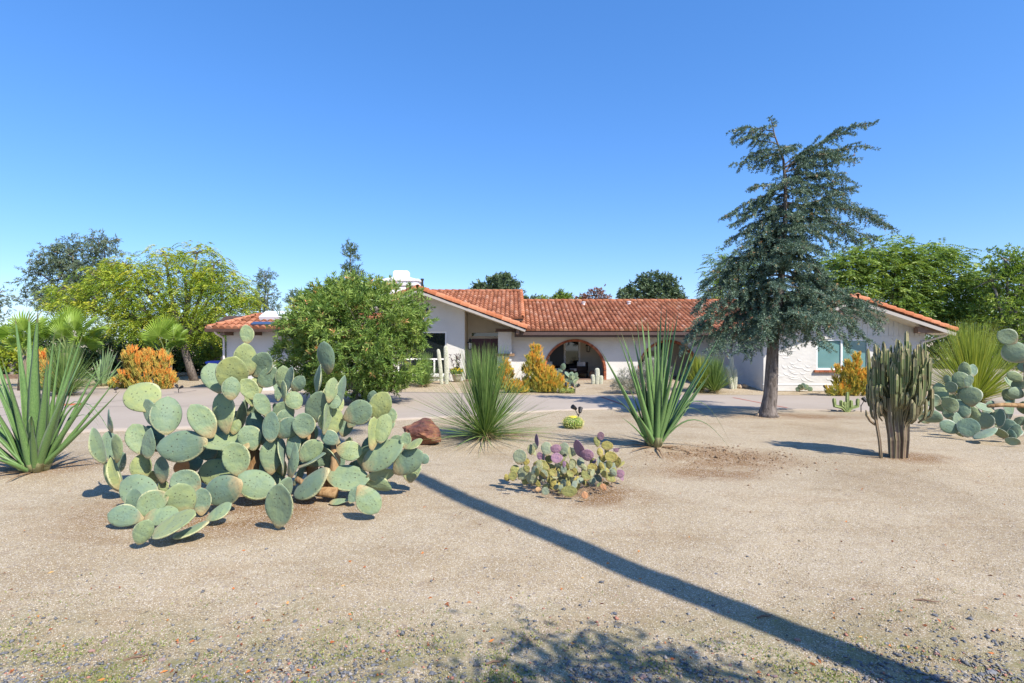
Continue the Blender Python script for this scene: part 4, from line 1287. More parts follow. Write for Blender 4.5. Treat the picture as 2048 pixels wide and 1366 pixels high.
tips = [(108, 88, .1), (222, 66, .3), (290, 66, -.35, 1.35), (415, 233, 0), (472, 233, .2), (575, 278, .3), (637, 233, .1, 1.2), (645, 372, .5), (770, 458, .3), (868, 458, -.1, .8), (906, 573, .2, .8), (911, 690, -.2, .8),
        (10, 430, -.1), (-60, 330, .2), (-120, 480, 0), (-160, 640, -.2), (-200, 760, .2), (-260, 900, -.3), (-230, 1080, -.4, .9), (-120, 1180, -.6, .9), (360, 420, -.5), (200, 380, .4), (520, 640, -.5), (580, 590, .4, .7), (60, 620, -.5), (-40, 560, .5)]
tp2 = [(*q7(t_[0], t_[1]), *(t_[2:] or ())) for t_ in tips]
for x, y_, dp, ww, ar in ((755, 740, .3, .35, .5), (880, 850, 0, .3, .6), (215, 800, -.5, .4, .3), (760, 830, .3, .35, .35)):
    tp2.append((*q7(x, y_), dp, ww, ar))
strap_plant('giant_hesperaloe', 'broad strap-leaved hesperaloe at the left edge of the driveway', (72, 942), tp2, .125, 'strap_leaf', extra=5, elev=(30, 75), length=1.3, crown=.14)
random.seed(25)
strap_plant('giant_hesperaloe', 'slim pale hesperaloe beside the orange fire sticks under the fan palms', (205, 772), [(x, y_) for x, y_ in ((218, 688), (212, 700), (224, 690), (200, 705), (192, 715), (184, 720), (232, 705), (246, 728), (178, 745), (252, 735), (206, 690), (228, 698))], .15, 'strap_leaf_pale', extra=10, elev=(40, 85), length=1.6, crown=.12)
# ------------------------------------------------------------ fast builders for blades, leaves and sticks
def unit(a):
    return a / np.maximum(1e-9, np.linalg.norm(a, axis=-1, keepdims=True))

def ribbons(base, dirs, length, width, droop, segs, rnd, curl=None):
    """thin blades: arrays of base (N,3), dirs (N,3), length, width; returns V, F, rnd"""
    N = len(base)
    ts = np.linspace(0, 1, segs + 1)
    side = unit(np.cross(dirs, np.array([0, 0, 1.0]) + rng.normal(0, .35, (N, 3))))
    V = np.zeros((N, segs + 1, 2, 3))
    for i, t_ in enumerate(ts):
        c = base + dirs * (length * t_)[:, None]
        c[:, 2] -= droop * length * t_ ** 2
        w = (width * (1 - .88 * t_ ** 1.5))[:, None] * side * .5
        V[:, i, 0] = c - w; V[:, i, 1] = c + w
    k = (segs + 1) * 2
    o = (np.arange(N) * k)[:, None]
    F = np.concatenate([np.stack([o[:, 0] + 2 * i, o[:, 0] + 2 * i + 1, o[:, 0] + 2 * i + 3, o[:, 0] + 2 * i + 2], 1)[:, None] for i in range(segs)], 1).reshape(-1, 4)
    return V.reshape(-1, 3), F, np.repeat(rnd, segs)

def leaves(pos, d, length, width, rnd, fold=.25):
    """diamond leaves: base at pos, pointing along d"""
    N = len(pos)
    d = unit(d)
    s = unit(np.cross(d, rng.normal(0, 1, (N, 3)) + np.array([0, 0, .6])))
    n = np.cross(s, d)
    L_ = np.asarray(length)[:, None]; w = np.asarray(width)[:, None]
    V = np.stack([pos, pos + d * L_ * .45 + s * w * .5 + n * w * fold, pos + d * L_, pos + d * L_ * .45 - s * w * .5 + n * w * fold], 1).reshape(-1, 3)
    F = np.arange(N * 4).reshape(N, 4)
    return V, F, rnd

def sticks(pos, d, length, rad, rnd):
    """three-sided pencils with blunt tips"""
    N = len(pos); d = unit(d)
    s = unit(np.cross(d, rng.normal(0, 1, (N, 3)))); n = np.cross(s, d)
    V = np.zeros((N, 6, 3))
    for k in range(3):
        a = 2 * math.pi * k / 3
        off = (s * math.cos(a) + n * math.sin(a)) * np.asarray(rad)[:, None]
        V[:, k] = pos + off; V[:, 3 + k] = pos + d * np.asarray(length)[:, None] + off * .6
    o = (np.arange(N) * 6)[:, None]
    q = np.array([[0, 1, 4, 3], [1, 2, 5, 4], [2, 0, 3, 5]])
    F = (o[:, None, :] + q[None]).reshape(-1, 4)
    return V.reshape(-1, 3), F, np.repeat(rnd, 3)

def join(parts):
    V = []; F = []; r = []; k = 0
    for v, f, q in parts:
        V.append(v); F.append(f + k); r.append(q); k += len(v)
    return np.concatenate(V), np.concatenate(F), np.concatenate(r)

def rel(V, loc):
    return V - np.array(loc)[None]

# ------------------------------------------------------------ grass trees: hundreds of needle blades
def grass_tree(label, base_px, h_px, n, m='blade', spread=1.0, low=8, width=.010, core=.45, thatch=True, name='grass_tree', group=None):
    b = G(*base_px)
    L0 = h_px / FP * b.y
    root = thing(name, label, 'plant', b, group=group)
    nc = int(n * core)
    az = rng.uniform(0, 2 * math.pi, n)
    el = np.where(np.arange(n) < nc, 90 - 17 * np.sqrt(rng.random(n)), rng.uniform(low, 74, n))
    el = np.radians(np.clip(el, low, 92))
    d = np.stack([np.cos(az) * np.cos(el), np.sin(az) * np.cos(el), np.sin(el)], 1)
    ln = L0 * np.where(np.arange(n) < nc, rng.uniform(.82, 1.02, n), rng.uniform(.72, .98, n) * spread)
    p0 = np.array([0, 0, .05]) + d * .05 + rng.normal(0, .03, (n, 3))
    p0[:, 2] = np.abs(p0[:, 2])
    dr = np.where(np.arange(n) < nc, .0, rng.uniform(.0, .16, n) * np.cos(el))
    r_ = np.clip(rng.normal(.5, .22, n), .1, 1)
    V, F, q = ribbons(p0, d, ln, np.full(n, width) * rng.uniform(.7, 1.3, n), dr, 4, r_)
    link('blades', npmesh('blades', V, F, M[m], q), root)
    if thatch:
        k = max(40, n // 4)
        az = rng.uniform(0, 2 * math.pi, k); el = np.radians(rng.uniform(-25, 25, k))
        d = np.stack([np.cos(az) * np.cos(el), np.sin(az) * np.cos(el), np.sin(el)], 1)
        p0 = np.stack([np.cos(az) * .05, np.sin(az) * .05, np.full(k, .10)], 1)
        V, F, q = ribbons(p0, d, rng.uniform(.15, .42, k) * L0 / 1.6, np.full(k, width * .9), rng.uniform(.1, .5, k), 3, np.full(k, .03))
        V[:, 2] = np.maximum(V[:, 2], .006)
        o = link('dry_thatch', npmesh('dry_thatch', V, F, M[m], q), root)
    return root
grass_tree('big bright green grass tree of needle leaves near the rock', (970, 876), 180, 1000, spread=1.0, low=4, width=.0145, core=.44)
grass_tree('green grass tree against the entry window beside the bushy shrub', (848, 773), 66, 700, width=.02, spread=.85, low=25)
grass_tree('yellowish grass tree by the second porch arch', (1400, 785), 75, 500, m='blade_lime', width=.02, spread=.8, low=45, core=.5)
grass_tree('dark green grass tree beside the tall white torch cactus', (1428, 786), 72, 700, width=.02, spread=.95, low=25, core=.35)
grass_tree('large lime grass tree behind the prickly pear at the house end', (1948, 806), 165, 1300, m='blade_lime', width=.020, spread=1.0, low=22, core=.3)
grass_tree('dusky grass tree behind the big hesperaloe under the palms', (130, 793), 110, 800, width=.02, spread=.9, low=20, core=.35)

# ------------------------------------------------------------ fire sticks
def fire_bush(label, base_px, clumps, m='firestick', n=4200, group=None, L0=.16):
    """clumps: (px, py, rx_px, ry_px) ellipses at the plant's own distance"""
    b = G(*base_px)
    root = thing('fire_stick_bush', label, 'bush', b, group=group)
    s = b.y / FP
    parts = []; area = sum(c[2] * c[3] for c in clumps)
    mb = MB()
    for (px, py, rx, ry) in clumps:
        c = np.array(P(px, py, b.y + random.uniform(-.12, .12)) - b)
        k = int(n * rx * ry / area)
        u = unit(rng.normal(0, 1, (k, 3))) * (rng.uniform(.25, 1, k) ** .45)[:, None]
        R3 = np.array([rx * s, min(rx, ry) * s * .9, ry * s])
        # whorls: sticks share a few hundred growing points
        nw = max(12, k // 9)
        wu = unit(rng.normal(0, 1, (nw, 3))) * (rng.uniform(.2, 1, nw) ** .4)[:, None]
        wi = rng.integers(0, nw, k)
        pos = c + wu[wi] * R3 + rng.normal(0, .02, (k, 3))
        d = wu[wi] * np.array([.6, .6, .4]) + np.array([0, 0, 1.0]) + rng.normal(0, .30, (k, 3))
        ln = rng.uniform(.6, 1.1, k) * L0 * 1.5
        pos = pos - unit(d) * (ln * .5)[:, None]
        pos[:, 2] = np.maximum(pos[:, 2], .03)
        out = (wu[wi] * np.array([.5, -.25, 1.0])).sum(1)
        r_ = np.clip(.24 + .36 * out + (pos[:, 2] / max(.3, 1.2)) * .12 + rng.normal(0, .16, k) + rng.normal(0, .2, nw)[wi], 0, 1)
        parts.append(sticks(pos, d, ln, np.full(k, .0082) * (.7 + b.y / 40), r_))
        mb.tube([(0, 0, 0), Vector(c) * .5 + Vector((0, 0, .05)), Vector(c)], [.04, .03, .015], 5)
    V, F, q = join(parts)
    link('branches', npmesh('branches', V, F, M[m], q), root)
    mb.build('stems', M['green_column'], root)
    return root
random.seed(31)
fire_bush('bright orange fire stick bush under the fan palm', (290, 778), [(262, 708, 20, 18), (285, 725, 24, 22), (298, 712, 14, 16), (325, 722, 20, 22), (300, 745, 40, 22), (255, 750, 22, 14), (330, 755, 26, 18), (245, 766, 34, 12), (300, 768, 50, 12), (270, 735, 22, 20)], n=8500, L0=.15)
fire_bush('golden orange cone of fire sticks in front of the arch', (1082, 785), [(1072, 700, 12, 12), (1070, 718, 20, 15), (1066, 738, 24, 18), (1085, 745, 28, 18), (1095, 762, 36, 18), (1055, 768, 34, 16), (1105, 775, 38, 12), (1030, 776, 28, 12), (1075, 772, 40, 14)], 'firestick_gold', n=8500, L0=.14)
fire_bush('yellow fire stick bush below the bedroom window', (1706, 793), [(1716, 716, 11, 10), (1706, 728, 16, 12), (1672, 738, 8, 8), (1702, 745, 22, 14), (1690, 762, 26, 14), (1720, 765, 24, 16), (1680, 780, 32, 11), (1712, 782, 32, 11), (1735, 750, 14, 16)], 'firestick_gold', n=5000, L0=.15)
fire_bush('small orange fire stick bush behind the left hesperaloe', (92, 782), [(84, 718, 12, 20), (80, 752, 12, 16), (100, 765, 18, 16), (92, 738, 12, 14)], n=1500, L0=.16)
fire_bush('thin yellow fire stick bush between grass tree and pillar', (1012, 778), [(1010, 728, 10, 14), (1014, 748, 14, 14), (1006, 766, 18, 10), (998, 752, 10, 10)], 'firestick_gold', n=1400, L0=.15)

# ------------------------------------------------------------ candelabra cactus: ribbed upright stems
def ribbed(pts, rad, ribs=4, depth=.45, n=None):
    """star-section column along pts"""
    n = ribs * 2
    pts = [Vector(p) for p in pts]
    V = []; F = []
    m_ = len(pts)
    ph = random.uniform(0, 6)
    for i, p in enumerate(pts):
        d = (pts[min(i + 1, m_ - 1)] - pts[max(i - 1, 0)]).normalized()
        u = d.cross(Vector((.31, .95, .05))).normalized(); w = u.cross(d)
        for k in range(n):
            a = 2 * math.pi * k / n + ph
            q = rad[i] * (1 if k % 2 == 0 else 1 - depth)
            V.append(p + (u * math.cos(a) + w * math.sin(a)) * q)
    for i in range(m_ - 1):
        for k in range(n):
            F.append((i * n + k, i * n + (k + 1) % n, (i + 1) * n + (k + 1) % n, (i + 1) * n + k))
    F.append(tuple((m_ - 1) * n + k for k in range(n)))
    return V, F
b = G(1790, 913)
ec = thing('candelabra_cactus', 'dense upright candelabra cactus with woody base on open gravel', 'cactus', b)
random.seed(41)
s_ = b.y / FP
ns = 0
def ecol(path, rad, shade):
    V, F = ribbed(path, rad)
    rr = [min(.92, max(.05, shade + random.uniform(-.05, .05))) for _ in F]
    rr[-1] = 1.0
    for k in range(2, 18): rr[-k] = random.choice((rr[-k], .97, .97, .2))
    link('stem', npmesh('stem', np.array([tuple(v) for v in V]), F, M['candelabra'], rr, edge=[1.0 - i % 2 for i in range(len(V))]), ec)
for i in range(82):
    a = random.uniform(0, 2 * math.pi); q = math.sqrt(random.uniform(0, 1))
    tx = math.cos(a) * q * .46 + .05; ty = math.sin(a) * q * .38
    top = 1.98 - .16 * q * q + random.uniform(-.30, .05)
    zb = random.uniform(.75, 1.15) + .2 * q
    bx, by = tx * .28 + random.uniform(-.03, .03), ty * .28
    mid = random.uniform(.3, .5)
    lean = random.uniform(-.03, .03)
    path = [(bx * .8, by * .8, -.02), (bx, by, mid), (bx + (tx - bx) * .45, by + (ty - by) * .45, zb - .25), (tx * .96, ty * .96, zb), (tx, ty, zb + .25), (tx, ty, (zb + top) / 2 + .15), (tx + lean, ty, top - .05), (tx + lean, ty, top)]
    if i > 34: path = path[2:]
    rad = [.026, .028, .029, .030, .031, .031, .026, .010][-len(path):]
    ecol(path, rad, random.uniform(.3, .8))
for i in range(84):
    a = random.uniform(math.pi * .9, math.pi * 2.1); q = random.uniform(.82, 1.08)
    tx = math.cos(a) * q * .46 + .05; ty = math.sin(a) * q * .38
    z0 = random.uniform(.7, 1.6); h = random.uniform(.12, .42)
    path = [(tx * .75, ty * .75, z0 - .12), (tx * .95, ty * .95, z0 - .04), (tx, ty, z0 + .05), (tx, ty, z0 + h * .6), (tx, ty, z0 + h - .03), (tx, ty, z0 + h)]
    ecol(path, [.014, .020, .025, .027, .023, .008], random.uniform(.3, .95))
ecol([(.10, -.1, 1.2), (.16, -.05, 1.6), (.16, -.05, 1.95), (.16, -.05, 2.08), (.16, -.05, 2.12)], [.035, .035, .035, .03, .01], .8)
for tx, z0, h, rd in ((-.42, 0, 1.0, .026), (-.17, 0, .8, .04), (-.07, 0, .7, .045), (.04, 0, .8, .05), (.13, 0, .8, .04)):
    ecol([(tx * .75, -.12, -.02), (tx * .85, -.14, .3), (tx, -.12, h * .75), (tx * 1.05, -.1, h + .2)], [rd, rd, rd, rd * .8], .05)
ecol([(-.40, -.1, .55), (-.50, -.12, .62), (-.56, -.12, .72), (-.57, -.12, .80)], [.02, .022, .024, .01], .2)

# ------------------------------------------------------------ other cacti
def column_cactus(label, base_px, cols, m='torch_cactus', ribs=12, depth=.16, cat='cactus', name='torch_cactus', group=None):
    """cols: (px at the top, py at the top, px at the base, radius m)"""
    b = G(*base_px)
    root = thing(name, label, cat, b, group=group)
    for (tx, ty, bx, rad, *dd) in cols:
        Y = b.y + (dd[0] if dd else 0)
        T = P(tx, ty, Y) - b; B = Vector(((bx - base_px[0]) / FP * Y, Y - b.y, -.02))
        pts = [B.lerp(T, u) + Vector((math.sin(u * 3) * .015, 0, 0)) for u in (0, .15, .35, .55, .75, .9, .96, .99, 1.0)]
        V, F = ribbed(pts, [rad * k for k in (.85, .95, 1, 1.02, 1, .95, .8, .5, .12)], ribs, depth)
        link('column', npmesh('column', np.array([tuple(v) for v in V]), F, M[m], smooth=False), root)
    return root
random.seed(43)
column_cactus('two tall white woolly torch cacti in front of the entry window', (884, 768), [(876, 698, 884, .085, -.1), (891, 691, 893, .10, 0)])
column_cactus('trio of short white torch cacti at the foot of the arch', (1194, 768), [(1194, 736, 1194, .105), (1185, 749, 1186, .09), (1202, 751, 1201, .09)])
column_cactus('three tall pale torch cacti beside the shaded wing wall', (1462, 777), [(1462, 709, 1465, .09), (1454, 731, 1462, .09, -.1), (1469, 736, 1468, .10, -.05)])
b = G(1694, 824)
root = thing('candelabra_sapling', 'little branching pale green cactus on the driveway edge', 'cactus', b)
random.seed(44)
for (tx, ty, ox, oy) in ((1668, 796, 1684, 815), (1682, 800, 1688, 815), (1695, 784, 1694, 815), (1702, 800, 1698, 818), (1716, 797, 1702, 816), (1690, 803, 1690, 818)):
    T = P(tx, ty, b.y) - b; mid = P(ox, oy, b.y) - b
    q = Vector((T.x * .95, 0, mid.z + .05))
    V, F = ribbed([(0, 0, -.02), tuple(mid), tuple(q), tuple(q.lerp(T, .6)), tuple(T - Vector((0, 0, .02))), tuple(T)], [.05, .05, .055, .055, .045, .015], 5, .3)
    link('arm', npmesh('arm', np.array([tuple(v) for v in V]), F, M['green_column']), root)
# golden barrel
def barrel(label, base_px, w_px, wool=True):
    b = G(*base_px)
    rad = w_px / 2 / FP * b.y
    root = thing('barrel_cactus', label, 'cactus', b)
    root.scale = (1, 1, .68)
    nr, ns_ = 26, 14
    V = []; F = []; rr = []; sp = []
    for i in range(ns_ + 1):
        ph = math.pi * (.93 - .90 * i / ns_)
        for k in range(nr * 2):
            a = math.pi * k / nr
            q = rad * (1.0 if k % 2 == 0 else .88) * (math.sin(ph) ** .8)
            z = rad * .95 * (math.cos(ph) * .95 + .80)
            V.append((q * math.cos(a), q * math.sin(a), z))
            if k % 2 == 0 and i > 0: sp.append((q * math.cos(a), q * math.sin(a), z, a, ph))
    n2 = nr * 2
    for i in range(ns_):
        for k in range(n2):
            F.append((i * n2 + k, i * n2 + (k + 1) % n2, (i + 1) * n2 + (k + 1) % n2, (i + 1) * n2 + k)); rr.append(.3 + .5 * random.random())
    F.append(tuple(ns_ * n2 + k for k in range(n2))); rr.append(0)
    link('body', npmesh('body', np.array(V), F, M['barrel_skin'], rr), root)
    sp = np.array(sp); sp = np.repeat(sp, 3, 0)
    nrm = np.stack([np.cos(sp[:, 3]) * np.sin(sp[:, 4]), np.sin(sp[:, 3]) * np.sin(sp[:, 4]), np.cos(sp[:, 4])], 1)
    d = nrm * .6 + rng.normal(0, .6, nrm.shape)
    V, F, q = leaves(sp[:, :3], d, rng.uniform(.15, .32, len(sp)) * rad, np.full(len(sp), .010), rng.uniform(0, 1, len(sp)))
    link('spines', npmesh('spines', V, F, M['spine'], q), root)
    if wool:
        mb = MB(); mb.lathe([(.42 * rad, 1.58 * rad), (.40 * rad, 1.68 * rad), (.25 * rad, 1.74 * rad), (0.02 * rad, 1.74 * rad)], 14)
        mb.build('wool_crown', M['barrel_wool'], root, True)
    return root
barrel('golden barrel cactus with yellow woolly top on the gravel', (1146, 856), 40)
barrel('small barrel cactus at the foot of the cone of fire sticks', (1126, 786), 20, False)
barrel('second small barrel cactus between the two garden spotlights', (1141, 786), 18, False)

# ------------------------------------------------------------ rocks
def rock(name, label, base_px, wpx, hpx, m, seed, depth=1.0, squash=None, cuts=7, sink=.06):
    b = G(*base_px)
    s = b.y / FP
    import bmesh
    bm = bmesh.new()
    bmesh.ops.create_icosphere(bm, subdivisions=4, radius=1)
    r_ = random.Random(seed)
    planes = [(Vector((r_.gauss(0, 1), r_.gauss(0, 1), r_.gauss(.3, 1))).normalized(), r_.uniform(.62, .9)) for _ in range(cuts)]
    for v in bm.verts:
        p = v.co.copy()
        for n, d in planes:
            e = p.dot(n) - d
            if e > 0: p -= n * e * .92
        nn = mnoise.noise(p * 2.2 + Vector((seed, 0, 0))) * .16 + mnoise.noise(p * 6 + Vector((seed, 3, 0))) * .09 + mnoise.noise(p * 15) * .04
        v.co = p * (1 + nn)
    mx = max(abs(v.co.x) for v in bm.verts); mz = max(v.co.z for v in bm.verts); lo = min(v.co.z for v in bm.verts)
    for v in bm.verts:
        z = (v.co.z - lo) / (mz - lo)
        x = v.co.x / mx
        if squash: x, z = squash(x, z)
        v.co = Vector((x * wpx / 2 * s, v.co.y * wpx / 2 * s * depth, z * (hpx * s + sink) - sink))
    me = bpy.data.meshes.new(name); bm.to_mesh(me); bm.free()
    me.materials.append(M[m])
    o = link(name, me); o.location = b
    return tag(o, label, 'rock')
rock('boulder', 'rough rust-red boulder beside the big grass tree', (846, 888), 82, 56, 'red_rock', 4, .8, cuts=14, squash=lambda x, z: (x, z * (1.0 - .38 * max(0, x))))
rock('garden_stone', 'tan stone nearest the tall pale torch cacti by the wing wall', (1478, 776), 14, 9, 'tan_rock', 7)
rock('garden_stone', 'rounder tan stone next to the wing wall corner', (1489, 776), 14, 9, 'tan_rock', 8)
rock('garden_stone', 'white stone at the foot of the conifer trunk', (1517, 832), 12, 8, 'tan_rock', 9)
rock('garden_stone', 'flat pale stone on the soil by the fan palm', (366, 752), 34, 8, 'tan_rock', 10)

# ------------------------------------------------------------ garden spotlights
def spotlight(label, base_px, heads, h=.30, group='garden spotlights on stakes'):
    b = G(*base_px)
    root = thing('garden_spotlight', label, 'spotlight', b, group=group)
    mb = MB(); mb.tube([(0, 0, -.05), (0, 0, h * .6)], .012, 6); mb.build('stake', M['dark_metal'], root)
    for (dx, dz, aim) in heads:
        c = Vector((dx, 0, h * .6 + dz)); a = Vector(aim).normalized()
        arm = MB(); arm.tube([(0, 0, h * .5), tuple(c)], .010, 6); arm.build('arm', M['dark_metal'], root)
        q = MB(); q.tube([c - a * .07, c - a * .02, c + a * .07], [.032, .045, .058], 10)
        q.build('lamp_head', M['dark_metal'], root)
    return root
spotlight('twin-headed black spotlight behind the golden barrel cactus', (1157, 850), [(-.10, .16, (-.7, -.5, .5)), (.04, .10, (.2, .7, .7))], .42)
spotlight('black spotlight pair to the arch side of the fire stick cone', (1150, 787), [(-.08, .08, (-.3, .4, .8)), (.12, .06, (.6, .3, .6))], .40)
spotlight('single black spotlight between the small barrel cacti', (1132, 787), [(0, .10, (.1, .6, .8))], .40)
spotlight('black spotlight beside the orange bush under the palm', (357, 787), [(-.06, .10, (-.6, .3, .5)), (.10, .06, (.7, .2, .4))], .30)
spotlight('low black spotlight below the slim hesperaloe', (232, 787), [(0, .05, (.3, .8, .4))], .22)
spotlight('curved black spotlight beside the little branching cactus', (1722, 824), [(.10, .14, (-.3, .6, .7))], .34)
spotlight('small black spotlight near the yellow fire sticks by the wall', (1650, 786), [(0, .06, (.2, .8, .5))], .28)
# ------------------------------------------------------------ conifer
def trunk_x(py):
    ys = [238, 270, 320, 400, 500, 600, 690, 760, 832]; xs = [1541, 1550, 1568, 1573, 1567, 1556, 1546, 1541, 1537]
    return float(np.interp(py, ys, xs))
CY = G(1537, 832).y
cb = G(1537, 832)
random.seed(51)
conifer = thing('blue_cedar', 'blue-green cedar with bare trunk and ragged leaning crown', 'tree', cb)
mb = MB()
tp = [(832, .30), (826, .235), (815, .195), (790, .175), (740, .16), (690, .14), (640, .12), (580, .095), (500, .07), (430, .052), (370, .04), (320, .03), (270, .018), (238, .005)]
mb.tube([P(trunk_x(y_), y_, CY) - cb + Vector((random.uniform(-.02, .02), random.uniform(-.02, .02), -.05 if y_ == 832 else 0)) for y_, _ in tp], [r_ for _, r_ in tp], 14)
BR = []   # branch: start (m, rel), tip (m, rel), sag
def cbranch(py, tx, ty, dep=0.0, sag=.08):
    A_ = P(trunk_x(py), py, CY) - cb
    T = P(tx, ty, CY + dep) - cb
    BR.append((A_, T, sag))
for q in ((262, 1466, 258), (275, 1470, 272), (290, 1468, 284), (300, 1488, 312), (310, 1470, 332), (318, 1500, 340), (262, 1541, 236), (300, 1600, 290), (330, 1660, 300), (345, 1730, 251, 0, .12), (335, 1725, 293, .1), (345, 1690, 305, -.2),
          (352, 1702, 324, .1), (360, 1660, 345, -.3), (368, 1706, 358, 0), (378, 1712, 385, .1), (385, 1680, 392, -.3), (372, 1500, 375, -.2), (375, 1450, 438, 0), (390, 1478, 425, .3), (410, 1462, 452, -.2), (420, 1490, 470, .2),
          (430, 1455, 492, 0), (445, 1470, 505, -.4), (455, 1480, 520, .3), (405, 1780, 456, 0), (415, 1752, 446, .2), (425, 1745, 478, -.3), (435, 1720, 490, .4), (450, 1690, 500, -.5), (470, 1650, 510, .5),
          (480, 1440, 560, .2), (495, 1402, 574, 0), (505, 1425, 548, -.3), (520, 1395, 602, -.2), (535, 1388, 625, .3), (550, 1398, 645, -.4), (560, 1385, 662, 0), (575, 1380, 682, -.3), (590, 1400, 690, .5), (600, 1362, 700, 0),
          (615, 1420, 702, -.5), (480, 1640, 540, -.2), (500, 1655, 560, .3), (520, 1690, 585, -.4), (540, 1700, 605, 0), (550, 1760, 625, -.1), (560, 1772, 640, 0), (570, 1745, 652, -.4), (580, 1720, 668, -.6), (590, 1740, 688, -.3),
          (600, 1700, 692, -.7), (610, 1660, 690, -.8), (620, 1640, 695, .5), (600, 1480, 708, -.7), (625, 1460, 700, .3), (610, 1500, 704, -.9), (630, 1590, 690, -.9), (640, 1430, 690, .4), (655, 1500, 715, -.3), (655, 1570, 702, -.5)):
    cbranch(*q)
for i in range(96):
    py = 290 + 370 * random.random() ** .75
    az = random.uniform(0, 2 * math.pi)
    L_ = (.45 + 1.9 * (py - 270) / 380) * random.uniform(.6, 1.0)
    L_ *= 1 - .55 * abs(math.cos(az))
    A_ = P(trunk_x(py), py, CY) - cb
    BR.append((A_, A_ + Vector((math.cos(az) * L_, math.sin(az) * L_, random.uniform(-.35, .1) * L_)), .10))
pos = []; dirs = []
for A_, T, sag in BR:
    d = T - A_; L_ = d.length; d.normalize()
    side = d.cross(Vector((0, 0, 1))).normalized()
    up = side.cross(d)
    npt = 7
    wob = [Vector((random.gauss(0, 1), random.gauss(0, 1), random.gauss(0, 1))) * .035 * L_ * min(1, i) for i in range(npt + 1)]
    pts = [A_ + (T - A_) * (i / npt) + wob[i] + Vector((0, 0, sag * L_ * math.sin(math.pi * i / npt))) for i in range(npt + 1)]
    mb.tube(pts, [max(.004, .030 * min(1, L_ / 2) * (1 - .85 * i / npt)) for i in range(npt + 1)], 5, cap=False)
    nsb = int(L_ / .040)
    for j in range(nsb):
        t_ = .10 + .90 * (j + random.random()) / nsb
        k = min(npt - 1, int(t_ * npt)); p = pts[k].lerp(pts[k + 1], t_ * npt - k)
        sgn = 1 if j % 2 else -1
        l2 = min(.62, .24 * L_ + .14) * (1 - .66 * t_ ** 1.3) * random.uniform(.5, 1.1)
        d2 = (d * random.uniform(.35, .8) + side * sgn * random.uniform(.5, 1) + up * random.uniform(-.55, .5)).normalized()
        m_ = max(2, int(l2 / .036))
        for q in range(m_):
            f_ = (q + 1) / m_
            c = p + d2 * l2 * f_ + Vector((0, 0, -.35 * l2 * f_ * f_))
            pos.append(tuple(c)); dirs.append(tuple(d2 + Vector((0, 0, -.5 * f_))))
pos = np.array(pos); dirs = unit(np.array(dirs))
nn = 9
rep = np.repeat(np.arange(len(pos)), nn)
tr_ = np.clip(rng.normal(.5, .2, len(pos)), 0, .96); tr_[rng.random(len(pos)) < .012] = 1.0
nd = dirs[rep] * .55 + rng.normal(0, .62, (len(rep), 3)) + np.array([0, 0, .18])
V, F, q = leaves(pos[rep] + rng.normal(0, .012, (len(rep), 3)), nd, rng.uniform(.035, .072, len(rep)), np.full(len(rep), .019), np.clip(tr_[rep] + rng.normal(0, .08, len(rep)), 0, 1))
mb.build('trunk', M['bark'], conifer, True)
link('crown', npmesh('crown', V, F, M['needle'], q), conifer)
print('conifer leaves', len(F))

